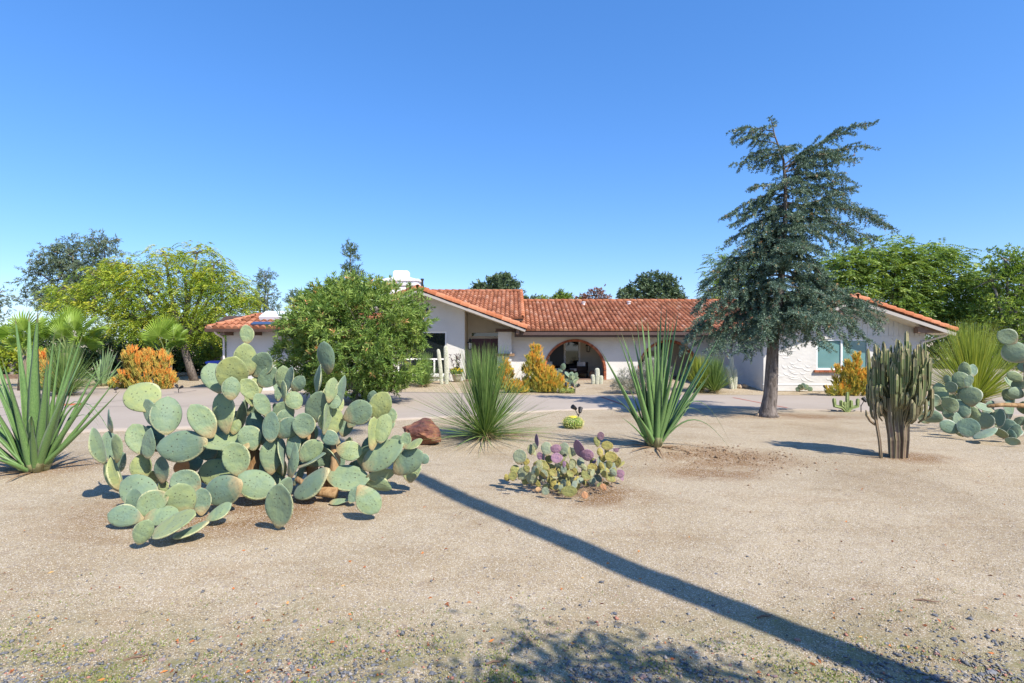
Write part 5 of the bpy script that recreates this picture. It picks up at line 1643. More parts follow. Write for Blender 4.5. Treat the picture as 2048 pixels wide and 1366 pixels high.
# ------------------------------------------------------------ leafy trees
def leafy(name, label, base, clumps, n, size, m, barkm='grey_bark', cat='tree', droop=.3, aspect=.38, sub=26, spread=.55, trunk_r=.14, group=None, compound=False, limbs=True, up=0.0, shell=.35, csize=.30, branchy=0, tuft=9):
    """clumps: (px, py, rx_px, ry_px[, depth offset]) seen at the tree's own distance base.y"""
    base = Vector(base)
    root = thing(name, label, cat, base, group=group)
    s = base.y / FP
    area = sum(c[2] * c[3] for c in clumps)
    mb = MB()
    parts = []
    cen = [P(c[0], c[1], base.y + (c[4] if len(c) > 4 else 0)) - base for c in clumps]
    top = max(c.z for c in cen)
    fork = Vector((sum(c.x for c in cen) / len(cen) * .4, 0, max(.25, min(c.z for c in cen) * .75)))
    if limbs:
        mb.tube([(0, 0, -.1), fork * .5 + Vector((random.uniform(-.05, .05), 0, 0)), fork], [trunk_r, trunk_r * .85, trunk_r * .75], 8)
    for c, ce in zip(clumps, cen):
        rx, ry = c[2] * s, c[3] * s
        rz = min(rx, ry) * 1.0 if rx < 2.5 * ry else ry * 1.3
        R3 = np.array([rx, max(rz, .3), ry])
        k = int(n * c[2] * c[3] / area)
        ns_ = max(6, int(sub * c[2] * c[3] / area * len(clumps)))
        u = unit(rng.normal(0, 1, (ns_, 3))) * (rng.uniform(shell, 1, ns_) ** .5)[:, None]
        sc_ = np.array(ce) + u * R3
        rs = csize * (rx + ry) * .5 * rng.uniform(.6, 1.25, ns_)
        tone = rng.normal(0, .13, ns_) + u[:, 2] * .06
        if limbs:
            mid = fork.lerp(ce, .5) + Vector((random.uniform(-.1, .1), random.uniform(-.1, .1), .1)) * rx
            mb.tube([fork, mid, ce], [trunk_r * .55, trunk_r * .38, trunk_r * .2], 6, cap=False)
            for i in range(min(ns_, 7 + branchy)):
                e = Vector(sc_[i]); md = ce.lerp(e, .5) + Vector((0, 0, .05 * rx))
                mb.tube([ce, md, e], [trunk_r * .18, trunk_r * .11, trunk_r * .05], 4, cap=False)
        wi = rng.integers(0, ns_, k)
        off = np.clip(rng.normal(0, 1, (k, 3)), -1.5, 1.5) * rs[wi][:, None] * np.array([1, 1, .62])
        pos = sc_[wi] + off
        outw = unit(off + (pos - np.array(ce)) * .25 + 1e-6)
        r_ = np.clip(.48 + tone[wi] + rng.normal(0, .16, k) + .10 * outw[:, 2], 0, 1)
        if compound:
            kk = max(1, k // 13)
            pos = pos[:kk]; outw = outw[:kk]; r0 = r_[:kk]
            d = unit(outw * np.array([1, 1, .45]) + rng.normal(0, .3, (kk, 3)) + np.array([0, 0, up]))
            side = unit(np.cross(d, np.array([0, 0, 1.0]) + rng.normal(0, .2, (kk, 3))))
            RL = size * 4.2
            for j in range(13):
                f_ = .2 + .8 * ((j // 2) + .5) / 6.5
                sg = 1 if j % 2 else -1
                p = pos + d * RL * f_; p[:, 2] -= droop * RL * f_ ** 2
                dd = d * .45 + side * sg * .9 + np.array([0, 0, -.25 - .2 * droop])
                parts.append(leaves(p, dd, size * rng.uniform(.8, 1.15, kk) * (1.15 - .5 * abs(f_ - .55)), np.full(kk, size * aspect), np.clip(r0 + rng.normal(0, .05, kk), 0, 1)))
        else:
            nt_ = max(1, k // tuft)                     # leaves grow in tufts at twig ends
            ti = np.arange(k) % nt_
            td = unit(outw[:nt_] + rng.normal(0, .25, (nt_, 3)))
            pos = pos[:nt_][ti] + td[ti] * (rng.uniform(-.6, .6, k) * size)[:, None]
            r_ = np.clip(r_[:nt_][ti] + rng.normal(0, .07, k), 0, 1)
            d = td[ti] * .8 + rng.normal(0, .55, (k, 3)) + np.array([0, 0, up - droop])
            parts.append(leaves(pos, d, size * rng.uniform(.65, 1.25, k), np.full(k, size * aspect) * rng.uniform(.8, 1.2, k), r_))
    if limbs: mb.build('trunk', M[barkm], root, True)
    V, F, q = join(parts)
    gz = .02
    V[:, 2] = np.maximum(V[:, 2], gz)
    link('crown', npmesh('crown', V, F, M[m], q), root)
    return root

def at(px, Y):
    x = (px - 1024) / FP * Y
    return Vector((x, Y, float(gh(x, Y))))

random.seed(61)
# big bushy shrub in front of the house
leafy('bottlebrush_shrub', 'huge rounded bottlebrush shrub with tan seed spikes hiding the entry gable', G(715, 808),
      [(700, 640, 95, 75), (770, 640, 80, 75), (640, 660, 75, 70), (600, 700, 48, 52), (700, 720, 110, 75), (780, 710, 66, 78), (715, 588, 52, 36), (680, 598, 58, 44), (805, 648, 44, 48), (640, 620, 50, 40),
       (710, 770, 80, 34), (650, 755, 62, 34), (770, 765, 50, 30), (720, 660, 110, 100, -.5), (815, 665, 36, 44), (585, 720, 34, 46), (640, 730, 60, 50)],
      76000, .16, 'leaf_bottlebrush', cat='shrub', droop=.05, up=.25, aspect=.19, sub=36, shell=.55, csize=.19, trunk_r=.10, tuft=13)
# trees behind, left to right
leafy('cypress_tree', 'wispy blue-green cypress tip rising behind the bottlebrush shrub', at(705, 36), [(700, 516, 13, 30), (706, 545, 19, 28), (698, 575, 26, 26), (715, 590, 36, 26), (690, 610, 40, 30), (700, 640, 46, 40)], 15000, .22, 'leaf_oak', droop=-.3, aspect=.18, sub=40, csize=.26)
leafy('pine_tree', 'small dark flat-topped pine above the low skirt roof', at(610, 48), [(600, 595, 28, 12), (640, 590, 24, 14), (622, 606, 30, 12), (660, 600, 22, 14), (590, 604, 16, 9), (700, 600, 40, 20)], 6000, .30, 'leaf_oak', droop=-.2, aspect=.2, sub=22)
leafy('eucalyptus', 'dark rounded eucalyptus standing behind the yellow-green tree', at(150, 52), [(112, 520, 40, 34), (145, 505, 36, 30), (100, 560, 46, 36), (150, 560, 50, 44), (200, 490, 30, 24), (210, 520, 34, 32), (80, 600, 30, 24), (135, 605, 56, 30), (200, 575, 50, 40), (180, 545, 40, 36)], 22000, .34, 'leaf_euc', droop=.35, aspect=.22, sub=40, csize=.27, trunk_r=.4)
leafy('eucalyptus', 'slim tall eucalyptus beyond the skylight roof', at(528, 46), [(531, 560, 17, 22), (535, 590, 18, 26), (518, 600, 14, 24), (512, 628, 18, 22), (545, 622, 12, 26), (530, 650, 26, 22)], 6000, .26, 'leaf_euc', droop=.5, aspect=.2, sub=30, csize=.26, trunk_r=.2)
leafy('eucalyptus', 'grey-green tree fragment at the far edge of the sky', at(-6, 55), [(-4, 592, 24, 16), (-20, 610, 30, 26), (-30, 640, 40, 26)], 3500, .30, 'leaf_euc', droop=.4, aspect=.22, sub=20, trunk_r=.3)
leafy('flame_tree', 'wide yellow-green tree with layered drooping leaves behind the palms', at(390, 25.5),
      [(330, 510, 40, 16), (395, 505, 38, 16), (430, 525, 24, 14), (250, 530, 40, 16), (180, 545, 36, 14), (140, 575, 40, 16), (290, 545, 60, 20), (370, 545, 70, 22), (440, 560, 50, 22), (220, 575, 60, 22), (300, 585, 70, 24), (400, 590, 80, 26), (470, 580, 34, 24),
       (130, 605, 50, 18), (200, 615, 60, 20), (280, 620, 70, 22), (360, 628, 60, 22), (440, 622, 50, 24), (490, 600, 22, 18), (330, 655, 60, 22), (260, 650, 50, 20), (400, 655, 40, 20), (420, 545, 40, 18)],
      62000, .115, 'leaf_yellow', droop=.7, aspect=.34, sub=34, csize=.25, trunk_r=.20, barkm='bark', compound=True)
leafy('dark_hedge_tree', 'dense dark green tree in the gap beside the garage wall', at(400, 30), [(400, 690, 48, 40), (440, 700, 30, 40), (365, 700, 44, 44), (420, 660, 40, 26), (390, 735, 60, 22), (430, 730, 26, 24)], 16000, .16, 'leaf_dark', droop=.1, aspect=.45, sub=60, csize=.25)
leafy('garden_shrub', 'light green rounded shrub against the garage corner', at(425, 27.5), [(425, 690, 26, 24), (436, 712, 18, 22), (418, 715, 22, 20)], 5000, .13, 'leaf_bright', droop=.1, aspect=.4, cat='shrub', sub=30)
leafy('dark_hedge_tree', 'dark bushy growth behind the fire sticks and the palms', at(230, 29), [(230, 690, 60, 36), (180, 700, 50, 40), (290, 690, 50, 36), (330, 705, 40, 36), (250, 725, 70, 26), (320, 735, 40, 22), (170, 730, 50, 26)], 18000, .16, 'leaf_dark', droop=.1, aspect=.45, sub=60, csize=.25)
leafy('dark_hedge_tree', 'shadowy evergreen mass behind the left hesperaloe', at(60, 30), [(30, 690, 50, 36), (90, 690, 50, 40), (60, 725, 70, 26), (130, 700, 40, 40), (-20, 700, 40, 40), (0, 735, 50, 18), (-60, 690, 50, 50)], 18000, .16, 'leaf_dark', droop=.1, aspect=.45, sub=60, csize=.25)
leafy('garden_shrub', 'yellow-green shrub glowing between the left hesperaloe leaves', at(25, 28), [(20, 690, 34, 22), (50, 705, 30, 20), (0, 715, 34, 20), (30, 728, 40, 14)], 6000, .13, 'leaf_yellow', droop=.2, aspect=.4, cat='shrub', sub=30)
leafy('oak_tree', 'dark rounded oak above the middle of the tall roof', at(995, 46), [(1000, 565, 32, 14), (975, 575, 28, 14), (1020, 575, 26, 14), (995, 590, 46, 18), (1005, 556, 18, 10), (1050, 600, 24, 10), (960, 582, 16, 10)], 11000, .24, 'leaf_oak', droop=.0, aspect=.4, sub=40, csize=.25, trunk_r=.3)
leafy('oak_tree', 'broad dark oak behind the low roof near the cedar', at(1310, 46), [(1305, 562, 32, 16), (1335, 570, 28, 18), (1285, 580, 30, 18), (1320, 592, 46, 18), (1350, 590, 18, 16), (1255, 590, 18, 14), (1280, 600, 40, 14), (1245, 600, 18, 10)], 13000, .24, 'leaf_oak', droop=.0, aspect=.4, sub=40, csize=.25, trunk_r=.3)
leafy('garden_tree', 'small green treetop showing over the roof ridge', at(1125, 40), [(1120, 590, 12, 8), (1132, 596, 14, 8), (1110, 600, 10, 6), (1140, 602, 22, 8), (1085, 602, 12, 6)], 2500, .22, 'leaf_bright', droop=-.2, aspect=.3, sub=20)
leafy('plum_tree', 'thin reddish tree with bare twigs over the roof ridge', at(1185, 40), [(1190, 592, 26, 10), (1165, 598, 18, 8), (1210, 598, 16, 8), (1195, 583, 18, 8), (1180, 605, 36, 10)], 2200, .16, 'leaf_red', droop=.0, aspect=.4, sub=26, branchy=14, trunk_r=.16, barkm='bark')
leafy('tree_of_heaven', 'broad bright green tree of feathery leaves behind the wing roof', at(1790, 33),
      [(1760, 505, 50, 26), (1830, 510, 50, 26), (1720, 530, 50, 30), (1880, 515, 36, 26), (1790, 545, 70, 34), (1700, 570, 50, 34), (1860, 560, 60, 36), (1930, 555, 40, 30), (1780, 590, 70, 30), (1890, 600, 70, 34), (1960, 590, 36, 34), (1920, 640, 60, 30), (1830, 620, 60, 30), (1670, 540, 36, 30), (1650, 590, 40, 34), (1970, 630, 34, 34)],
      60000, .20, 'leaf_bright', droop=.35, aspect=.36, sub=40, csize=.24, trunk_r=.22, compound=True, barkm='bark')
leafy('tree_of_heaven', 'light green feathery sapling poking out behind the cedar', at(1435, 34), [(1440, 515, 18, 12), (1490, 520, 24, 14), (1430, 545, 20, 16), (1470, 550, 40, 22), (1420, 575, 14, 14), (1460, 590, 44, 20)], 8000, .16, 'leaf_bright', droop=.3, aspect=.34, sub=24, compound=True, trunk_r=.12)
leafy('dark_evergreen', 'dark glossy evergreen filling the far corner beyond the house', at(2020, 30), [(2010, 520, 40, 26), (2050, 530, 40, 34), (1985, 560, 34, 36), (2030, 575, 50, 40), (2000, 620, 50, 40), (2055, 630, 50, 50), (1985, 660, 60, 30), (2040, 680, 60, 40), (2110, 560, 50, 50), (2110, 650, 60, 60), (1960, 680, 60, 26)], 30000, .17, 'leaf_bright', droop=.1, aspect=.4, sub=60, csize=.22, trunk_r=.25)
leafy('dark_hedge_tree', 'dark hedge in the shade beside the wing downspout', at(1900, 28.5), [(1880, 690, 40, 26), (1920, 680, 50, 26), (1960, 700, 50, 26), (1990, 710, 50, 24), (2040, 715, 50, 26), (1900, 715, 50, 22)], 14000, .15, 'leaf_dark', droop=.1, aspect=.45, sub=60, csize=.25)
leafy('lavender_bush', 'dry grey lavender bush between the arches behind the hesperaloe', G(1285, 788), [(1262, 756, 28, 20), (1295, 748, 30, 22), (1318, 760, 24, 18), (1280, 772, 40, 14), (1310, 735, 24, 20), (1245, 770, 20, 14)], 9000, .15, 'leaf_grey', cat='shrub', droop=-.7, up=.5, aspect=.09, sub=40, csize=.22, trunk_r=.03)
# ------------------------------------------------------------ fan palms
def fan_mesh(seed, nseg=30, rad=.85, m='leaf_palm'):
    r_ = random.Random(seed)
    V = []; F = []; rr = []
    span = R(250)
    for i in range(nseg):
        a0 = -span / 2 + span * i / nseg; a1 = -span / 2 + span * (i + 1) / nseg; am = (a0 + a1) / 2
        L_ = rad * (.78 + .22 * math.cos(am * .6)) * r_.uniform(.93, 1.03)
        k = len(V)
        def pt(a, q, lift): return (math.sin(a) * q, math.cos(a) * q - .02, lift - .16 * q * q + .10 * abs(math.sin(a)) * q)
        dr = r_.uniform(.02, .10)
        V += [(0, 0, 0), pt(a0, L_ * .5, -.03), pt(am, L_ * .5, .035), pt(a1, L_ * .5, -.03), pt(am - .012, L_ * .8, -dr * .3), pt(am, L_, -dr * 1.6)]
        F += [(k, k + 1, k + 2), (k, k + 2, k + 3), (k + 1, k + 4, k + 2), (k + 2, k + 4, k + 3), (k + 4, k + 5, k + 3)]
        c = min(1, max(0, .5 + r_.gauss(0, .14)))
        rr += [c] * 5
    return V, F, rr
FAN = [npmesh('frond', np.array(v), f, M['leaf_palm'], q) for v, f, q in (fan_mesh(1), fan_mesh(2), fan_mesh(3))]
def fan_palm(label, base_px, Y, fronds, trunk_h, trunk_r=.14, size=1.0):
    """fronds: (px, py of the fan's hub, depth offset, tilt towards the camera, roll)"""
    b = at(base_px, Y)
    root = thing('fan_palm', label, 'palm', b)
    mb = MB(); mb.tube([(0, 0, -.05), (0.02, 0, trunk_h * .5), (0, 0, trunk_h)], [trunk_r * 1.2, trunk_r, trunk_r * .9], 10); mb.build('trunk', M['palm_bark'], root, True)
    crown = Vector((0, 0, trunk_h))
    for i, (px, py, dep, face, roll, sz) in enumerate(fronds):
        hub = P(px, py, Y + dep) - b
        d = hub - crown
        mid = crown.lerp(hub, .55) + Vector((0, 0, .08 * d.length))
        pm = MB(); pm.tube([crown, mid, hub], [.028, .018, .012], 5)
        fr = pm.build('petiole', M['green_column'], root)
        o = link('frond', FAN[i % 3], fr)
        y_ = d.normalized(); y_ = (y_ + Vector((0, 0, .35))).normalized()
        z_ = Vector((0, -1, 0)) * face + Vector((0, 0, 1)) * (1 - face) + Vector((TO_SUN.x * .3, 0, 0))
        z_ = (z_ - y_ * z_.dot(y_)).normalized()
        x_ = y_.cross(z_)
        o.matrix_local = Matrix.Translation(hub) @ Matrix((x_, y_, z_)).transposed().to_4x4() @ Matrix.Rotation(roll, 4, 'Y') @ Matrix.Scale(sz * size, 4)
    return root
random.seed(71)
fan_palm('young fan palm rising behind the orange fire stick bush', 333, 23.5, [(318, 672, -.3, .85, 0, .95), (348, 672, .1, .6, -.5, .75), (332, 655, .4, .7, .1, .8), (300, 680, .2, .4, .6, .75), (352, 690, -.4, .3, -.6, .65), (305, 692, -.3, .2, .8, .6), (340, 664, .6, .3, 0, .7), (360, 676, .3, .3, -.6, .6)], 1.1, .22)
fan_palm('tallest fan palm of the pair beside the left hesperaloe', 135, 21.5, [(150, 660, -.4, .8, -.2, .95), (118, 655, 0, .9, .3, .85), (165, 665, -.2, .5, -.7, 1.0), (105, 668, .2, .5, .6, .9), (135, 640, .4, .6, 0, .85), (172, 688, -.3, .2, -.8, .8), (128, 672, -.5, .5, .2, .75), (185, 672, .3, .3, -.9, .8)], 1.5, .2)
fan_palm('half-hidden fan palm at the far edge behind the hesperaloe', 48, 21.5, [(48, 660, -.3, .85, 0, .95), (20, 668, .1, .6, .6, .9), (72, 662, .2, .6, -.5, .85), (40, 690, -.3, .3, .5, .7), (0, 690, .2, .4, .8, .8), (66, 682, -.2, .3, -.6, .7)], 1.4, .18)

# ------------------------------------------------------------ porch and yard furniture
def lantern(label, x, y, z, dx=0, s=1.0):
    root = thing('wall_lantern', label, 'lantern', (x, y, z))
    mb = MB()
    mb.box(-.05, .05, .10, .13, -.02, .22); mb.tube([(0, .12, .18), (0, .05, .26), (0, 0, .24), (0, 0, .19)], .010, 6)
    mb.lathe([(0, .20), (.035, .17), (.085, .12), (.09, .10), (0, .10)], 6); mb.lathe([(0, -.13), (.03, -.11), (.06, -.10), (.06, -.09), (0, -.09)], 6)
    for k in range(6):
        a = math.pi * k / 3
        mb.tube([(.058 * math.cos(a), .058 * math.sin(a), -.10), (.075 * math.cos(a), .075 * math.sin(a), .10)], .006, 4)
    mb.build('frame', M['dark_metal'], root)
    g = MB(); g.lathe([(.050, -.09), (.066, .10)], 6); g.build('glass', M['lamp_glass'], root)
    root.scale = (s, s, s)
    return root
lantern('black iron lantern on the entry wall beside the dark double door', -2.02, 25.9, 1.78, s=1.5)
lantern('black iron lantern hanging inside the first porch arch', 4.0, PY - .13, 1.62, s=1.5)

def armchair(label, x, y, rz, group='wicker porch armchairs'):
    root = thing('porch_armchair', label, 'chair', (x, y, PADZ + .02), rz, group)
    for nm, bx, m in (('seat', (-.36, .36, -.34, .34, .22, .34), 'wicker'), ('backrest', (-.36, .36, .26, .36, .34, .80), 'wicker'),
                      ('armrest', (-.40, -.28, -.34, .30, .34, .60), 'wicker'), ('armrest', (.28, .40, -.34, .30, .34, .60), 'wicker'),
                      ('cushion', (-.275, .275, -.35, .2, .345, .46), 'cushion'), ('back_cushion', (-.275, .275, .12, .255, .47, .80), 'cushion')):
        mb = MB(); mb.box(*bx); o = mb.build(nm, M[m], root)
        bv = o.modifiers.new('bevel', 'BEVEL'); bv.width = .025; bv.segments = 2
    for sx in (-.34, .30):
        for sy in (-.32, .28):
            mb = MB(); mb.box(sx, sx + .045, sy, sy + .045, 0, .225); mb.build('leg', M['wicker'], root)
    return root
armchair('dark wicker armchair with white cushion at the near side of the arch', 1.95, 27.5, R(40))
armchair('dark wicker armchair with white cushion below the porch lantern', 3.35, 27.3, R(-60))
root = thing('porch_table', 'low dark porch table between the wicker chairs', 'table', (2.7, 27.2, PADZ + .02))
mb = MB(); mb.box(-.4, .4, -.25, .25, .38, .42); mb.build('table_top', M['wicker'], root)
for sx in (-.36, .32):
    for sy in (-.22, .18):
        mb = MB(); mb.box(sx, sx + .04, sy, sy + .04, 0, .38); mb.build('leg', M['wicker'], root)
root = thing('stump_stool', 'small tan stump stool just inside the arch', 'stool', (4.05, 26.85, PADZ + .02))
mb = MB(); mb.lathe([(.0, 0), (.20, .0), (.22, .15), (.20, .34), (.0, .36)], 14); mb.build('body', M['ledge_wood'], root, True)
mb = MB(); mb.lathe([(.0, .362), (.17, .362), (.17, .375), (0, .375)], 14); mb.build('seat', M['beam_wood'], root, True)

def flower_pot(label, px, Y, purple=True, s=1.0):
    b = at(px, Y)
    root = thing('flower_pot', label, 'flower pot', b)
    mb = MB(); mb.lathe([(0, 0), (.16, 0), (.24, .22), (.27, .38), (.29, .39), (.29, .43), (.24, .43), (.22, .36), (0, .34)], 18); mb.build('pot', M['clay_pot'], root, True)
    k = 500
    u = unit(rng.normal(0, 1, (k, 3))) * (rng.uniform(.3, 1, k) ** .5)[:, None] * np.array([.36, .36, .20]) + np.array([0, 0, .55])
    V, F, q = leaves(u, rng.normal(0, 1, (k, 3)) + np.array([0, 0, .4]), np.full(k, .12), np.full(k, .05), rng.uniform(0, 1, k)); link('foliage', npmesh('foliage', V, F, M['leaf_bright'], q), root)
    fl = []
    for i in range(26):
        a = random.uniform(0, 6.28); q_ = random.uniform(.1, .36)
        c = np.array([math.cos(a) * q_, math.sin(a) * q_, .72 - .35 * q_ + random.uniform(-.04, .06)])
        aa = np.arange(8) * math.pi / 4
        d = np.stack([np.cos(aa), np.sin(aa) * .7 - .5, np.sin(aa) * .6 + .3], 1)
        fl.append(leaves(np.repeat(c[None], 8, 0), d, np.full(8, .085), np.full(8, .06), rng.uniform(0, 1, 8)))
    V, F, q = join(fl); link('flowers', npmesh('flowers', V, F, M['yellow_petal'], q), root)
    if purple:
        k = 170
        st = rng.integers(0, 6, k); hx = rng.normal(0, .12, 6)[st]; hy = rng.normal(0, .10, 6)[st]; hz = rng.uniform(.6, 1.45, k)
        V, F, q = leaves(np.stack([hx * hz, hy * hz, hz], 1), rng.normal(0, .7, (k, 3)) + np.array([0, 0, .9]), np.full(k, .16), np.full(k, .045), rng.uniform(0, 1, k)); link('purple_foliage', npmesh('purple_foliage', V, F, M['leaf_purple'], q), root)
    root.scale = (s, s, s)
    return root
random.seed(73)
flower_pot('stone pot of yellow flowers with purple spikes beside the entry wall', 914, 24.7, True, .85)
flower_pot('pot of yellow flowers by the pillar behind the grass tree', 1010, 24.8, False, 1.0)

# blue bin and post by the garage corner
b = at(436, 22.3)
root = thing('recycling_bin', 'blue plastic recycling bin at the garage corner', 'bin', b)
mb = MB()
vs = [(-.24, -.26, 0), (.24, -.26, 0), (.24, .26, 0), (-.24, .26, 0), (-.30, -.34, 1.0), (.30, -.34, 1.0), (.30, .34, 1.0), (-.30, .34, 1.0)]
mb.add(vs, [(0, 3, 2, 1), (4, 5, 6, 7), (0, 1, 5, 4), (1, 2, 6, 5), (2, 3, 7, 6), (3, 0, 4, 7)]); mb.build('body', M['blue_plastic'], root)
mb = MB(); mb.prism([(-.33, 1.0), (.33, 1.0), (.31, 1.05), (.2, 1.09), (-.2, 1.09), (-.31, 1.05)], -.38, .37); mb.build('lid', M['blue_plastic'], root)
for s in (-1, 1):
    mb = MB(); mb.tube([(s * .24, .30, .12), (s * .30, .30, .12)], .12, 12); mb.build('wheel', M['dark_metal'], root)
b = at(446, 21.9)
mb = MB(); mb.box(-.06, .06, -.06, .06, -.1, 1.28); mb.add([(-.06, -.06, 1.28), (.06, -.06, 1.28), (.06, .06, 1.28), (-.06, .06, 1.28), (0, 0, 1.36)], [(0, 1, 4), (1, 2, 4), (2, 3, 4), (3, 0, 4)])
tag(mb.build('timber_post', M['bin_post'], None, loc=b), 'short tan timber post next to the blue bin', 'post')
# timber edging and a loose paver
mb = MB(); mb.box(-1.9, 1.9, -.12, .12, -.05, .20)
o = mb.build('timber_edging', M['timber'], None, loc=at(70, 27.0)); bv = o.modifiers.new('bevel', 'BEVEL'); bv.width = .02
tag(o, 'dark railway timber lying along the planting at the left', 'timber')
mb = MB(); mb.box(-.20, .20, -.10, .10, 0, .07)
o = mb.build('paver', M['arch_brick'], None, loc=G(145, 812)); o.rotation_euler = (0, 0, .3); bv = o.modifiers.new('bevel', 'BEVEL'); bv.width = .012
tag(o, 'loose red paver at the driveway edge behind the hesperaloe', 'paver')

# ------------------------------------------------------------ the palm and the overhanging tree behind the photographer, known by their shadows
b = on_ground(5.0, .20)
root = thing('tall_palm', 'tall slender palm whose trunk shadow crosses the gravel', 'palm', b)
mb = MB()
pts = [(0, 0, -.1), (0, .0, .35), (0, .04, 2), (0, .15, 4), (0, .28, 5.5), (0, .45, 7), (0, .66, 8.5), (0, .92, 10), (0, 1.32, 12), (0, 1.96, 14.6)]
mb.tube(pts, [.30, .22, .17, .16, .16, .155, .155, .15, .15, .15], 14); mb.build('trunk', M['palm_bark'], root, True)
for i in range(16):
    a = 2 * math.pi * i / 16; el = (.9, .45, .05)[i % 3]
    d = Vector((math.cos(a) * math.cos(el), math.sin(a) * math.cos(el), math.sin(el)))
    hub = Vector(pts[-1]) + d * .9
    pm = MB(); pm.tube([pts[-1], tuple(hub)], .02, 5); fr = pm.build('petiole', M['green_column'], root)
    o = link('frond', FAN[i % 3], fr)
    z_ = (Vector((0, 0, 1)) - d * d.z).normalized(); x_ = d.cross(z_)
    o.matrix_local = Matrix.Translation(hub) @ Matrix((x_, d, z_)).transposed().to_4x4()
# small-leaved tree: its outer sprays dapple the stones at the bottom of the picture
k = 1500
tb = on_ground(5.4, -4.2)
root = thing('pepper_tree', 'fine-leaved tree behind the camera dappling the near gravel', 'tree', tb)
mb = MB(); mb.tube([(0, 0, -.1), (.05, 0, 1.6), (-.2, .4, 3.0)], [.22, .17, .12], 10)
parts = []
for (sx, sy, rad, nleaf) in ((.1, 3.22, .34, 260), (.55, 3.28, .30, 240), (.95, 3.15, .26, 150), (.35, 2.95, .4, 330), (1.2, 2.95, .3, 150), (-.3, 2.9, .35, 150), (.0, 2.6, .5, 420), (.8, 2.6, .5, 420), (1.4, 2.5, .4, 200), (-.9, 2.5, .4, 200), (.2, 2.1, .6, 420), (-.6, 2.0, .5, 300)):
    z = 4.0 + random.uniform(-.15, .15)
    c = Vector((sx + .1, sy + .18, 0)) + TO_SUN * (z / TO_SUN.z)
    c = c - tb
    mb.tube([(-.2, .4, 3.0), ((c.x - .2) / 2, (c.y + .4) / 2, max(3.6, c.z * .95)), tuple(c)], [.06, .035, .01], 5, cap=False)
    nleaf = int(nleaf * .62)
    off = rng.normal(0, 1, (nleaf, 3)) * rad * np.array([.5, .5, .3])
    parts.append(leaves(np.array(c) + off, rng.normal(0, 1, (nleaf, 3)) + np.array([0, 0, -.6]), rng.uniform(.07, .13, nleaf), np.full(nleaf, .045), rng.uniform(0, 1, nleaf)))
mb.build('trunk', M['bark'], root, True)
V, F, q = join(parts); link('crown', npmesh('crown', V, F, M['leaf_dark'], q), root)

# ------------------------------------------------------------ loose stones, grit, moss, litter
def pebbles(x, y, size, rnd, flat=.6, seed=0):
    """eight-sided irregular stones on the ground"""
    n = len(x)
    z = gh(x, y)
    base = np.array([[1, 0, 0], [0, 1, 0], [-1, 0, 0], [0, -1, 0], [0, 0, 1], [0, 0, -.6]], float)
    ang = rng.uniform(0, 2 * math.pi, n); ca, sa = np.cos(ang), np.sin(ang)
    P6 = base[None] * rng.uniform(.6, 1.25, (n, 6, 3)) + rng.normal(0, .16, (n, 6, 3))
    P6[:, :, 2] *= flat
    P6 *= size[:, None, None] * .5
    X = P6[..., 0] * ca[:, None] - P6[..., 1] * sa[:, None]; Y_ = P6[..., 0] * sa[:, None] + P6[..., 1] * ca[:, None]
    V = np.stack([X + x[:, None], Y_ + y[:, None], P6[..., 2] + (z + size * .12)[:, None]], 2).reshape(-1, 3)
    f = np.array([[0, 1, 4], [1, 2, 4], [2, 3, 4], [3, 0, 4], [1, 0, 5], [2, 1, 5], [3, 2, 5], [0, 3, 5]])
    F = ((np.arange(n) * 6)[:, None, None] + f[None]).reshape(-1, 3)
    return V, F, np.repeat(rnd, 8)
def lane_density(x, y):
    """dark lane stones thicken towards the photographer and in drifts"""
    d = np.exp(-np.maximum(0, y - 3.15) / .42)
    dr = .5 + .5 * np.sin(x * 2.1 + 1.2) * np.sin(x * .9 + y * 1.7)
    return np.clip(d * (.35 + .9 * dr), 0, 1)
N = 90000
y_ = 2.6 + rng.exponential(.75, N); x_ = rng.uniform(-1.02, 1.02, N) * (y_ + .3)
keep = (rng.random(N) < lane_density(x_, y_) * .36) & (y_ < 5.2)
x_, y_ = x_[keep], y_[keep]
print('lane stones', len(x_))
sz = rng.gamma(4.0, .0034, len(x_)) + .006
V, F, q = pebbles(x_, y_, sz, rng.random(len(x_)) * .97, .6)
o = link('gravel', npmesh('gravel', V, F, M['stone'], q)); tag(o, 'dark blue-grey gravel scattered along the front of the yard', 'gravel', kind='stuff')
# single stones large enough to pick out
me_ = []
import bmesh
for i in range(7):
    bm = bmesh.new(); bmesh.ops.create_icosphere(bm, subdivisions=1, radius=.5)
    for v in bm.verts:
        v.co *= random.uniform(.75, 1.15); v.co.z *= .55
    m1 = bpy.data.meshes.new('stone'); bm.to_mesh(m1); bm.free(); m1.materials.append(M['single_stone']); me_.append(m1)
cnt = 0
while cnt < 290:
    y0 = 2.75 + random.expovariate(1 / .55)
    x0 = random.uniform(-1, 1) * y0 * .97
    if y0 > 5 or random.random() > float(lane_density(np.array(x0), np.array(y0))) + .03: continue
    o = link('stone', me_[cnt % 7], ground); s = random.uniform(.024, .046)
    o.location = on_ground(x0, y0, s * .14); o.scale = (s * random.uniform(.8, 1.4), s, s * random.uniform(.7, 1.1)); o.rotation_euler = (random.uniform(-.3, .3), random.uniform(-.3, .3), random.uniform(0, 6.28))
    cnt += 1
N = 85000
y_ = 2.6 + rng.gamma(1.5, 1.25, N); x_ = rng.uniform(-1, 1, N) * (y_ * .98)
k_ = y_ < 10
x_, y_ = x_[k_], y_[k_]
sz = rng.uniform(.0045, .0095, len(x_)) * (1 + .10 * (y_ - 2.6))
V, F, q = pebbles(x_, y_, sz, rng.random(len(x_)), .75)
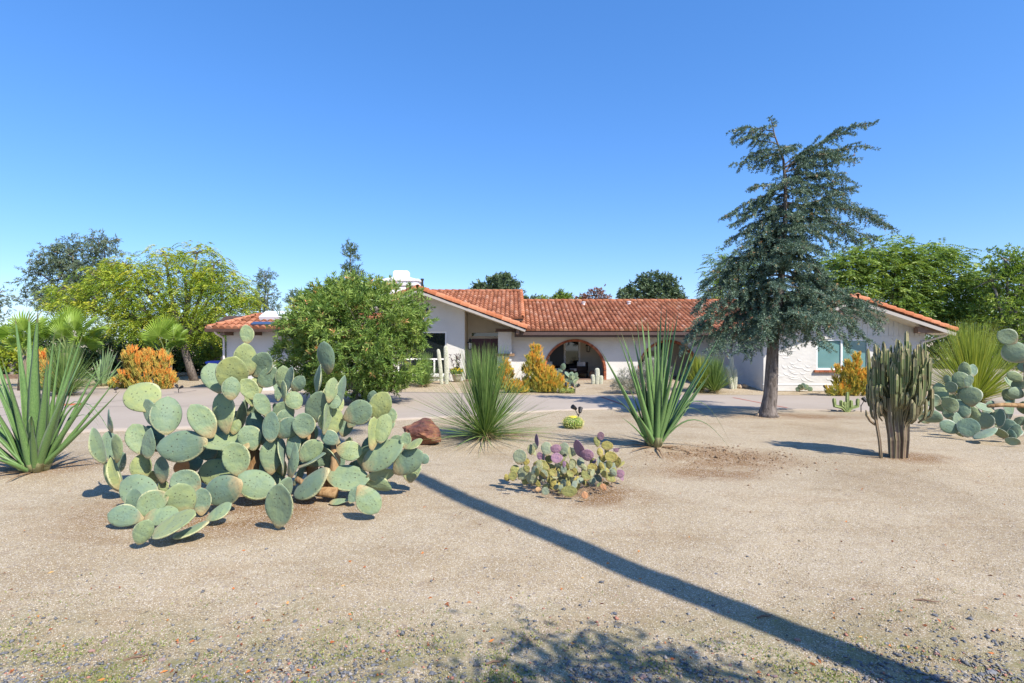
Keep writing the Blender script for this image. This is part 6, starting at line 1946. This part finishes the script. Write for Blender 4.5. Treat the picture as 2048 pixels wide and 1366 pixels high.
o = link('grit', npmesh('grit', V, F, M['grit'], q)); tag(o, 'coarse pale granite grit covering the yard', 'grit', kind='stuff')
# moss and low weeds along the lane
N = 110000
y_ = 2.7 + rng.exponential(.5, N); x_ = rng.uniform(-1, 1, N) * y_
pn = np.array([mnoise.noise(Vector((float(a) * 2.2, float(b_) * 3.2, 0))) for a, b_ in zip(x_, y_)])
keep = (pn > np.where(x_ < .2, .0, .14)) & (y_ < 4.8) & (rng.random(N) < np.exp(-(y_ - 2.7) / .7))
x_, y_ = x_[keep], y_[keep]
n = len(x_)
pos = np.stack([x_, y_, gh(x_, y_)], 1)
V, F, q = leaves(pos, rng.normal(0, .7, (n, 3)) * np.array([1, 1, 0]) + np.array([0, 0, .55]), rng.uniform(.012, .030, n), np.full(n, .0065), rng.random(n))
o = link('moss', npmesh('moss', V, F, M['moss'], q)); tag(o, 'short green moss and weeds among the front gravel', 'moss', kind='stuff')
# fallen leaves
n = 330
y_ = np.concatenate([2.75 + rng.exponential(.7, 230), rng.uniform(4, 9, 100)]); x_ = rng.uniform(-.95, .95, n) * y_
pos = np.stack([x_, y_, gh(x_, y_) + .008], 1)
d = rng.normal(0, 1, (n, 3)); d[:, 2] *= .15
V, F, q = leaves(pos, d, rng.uniform(.018, .05, n), rng.uniform(.010, .022, n), rng.random(n), fold=.5)
V[:, 2] = np.maximum(V[:, 2], gh(V[:, 0], V[:, 1]) + .003)
o = link('leaf_litter', npmesh('leaf_litter', V, F, M['dry_leaf'], q)); tag(o, 'dry orange and brown leaves fallen on the gravel', 'leaves', kind='stuff')
# soil clods on the dug mound
n = 900
x_ = 3.6 + rng.normal(0, .75, n); y_ = 9.2 + rng.normal(0, .45, n)
V, F, q = pebbles(x_, y_, rng.gamma(2, .009, n) + .006, np.full(n, .1), .7)
o = link('soil_clods', npmesh('soil_clods', V, F, M['dry_strap'], q)); tag(o, 'crumbly brown soil clods on the mound by the hesperaloe', 'soil', kind='stuff')
# twigs
random.seed(77)
for (px, py, L_, rz, lab) in ((1854, 1204, .17, -.25, 'pale dry twig lying on the gravel at the right'), (990, 1327, .12, .4, 'short tan twig among the front stones'), (1530, 1235, .14, .3, 'brown twig at the edge of the palm shadow'), (272, 1318, .13, .5, 'thin brown twig on the mossy stones at the left')):
    p = G(px, py)
    mb = MB(); mb.tube([(-L_ / 2, 0, .008), (-L_ * .1, .008, .012), (L_ * .2, -.004, .010), (L_ / 2, .01, .007)], [.006, .0065, .005, .003], 6)
    mb.tube([(L_ * .1, 0, .011), (L_ * .25, .03, .012)], [.003, .002], 5)
    o = mb.build('twig', M['timber'], None, loc=p); o.rotation_euler = (0, 0, rz); tag(o, lab, 'twig')
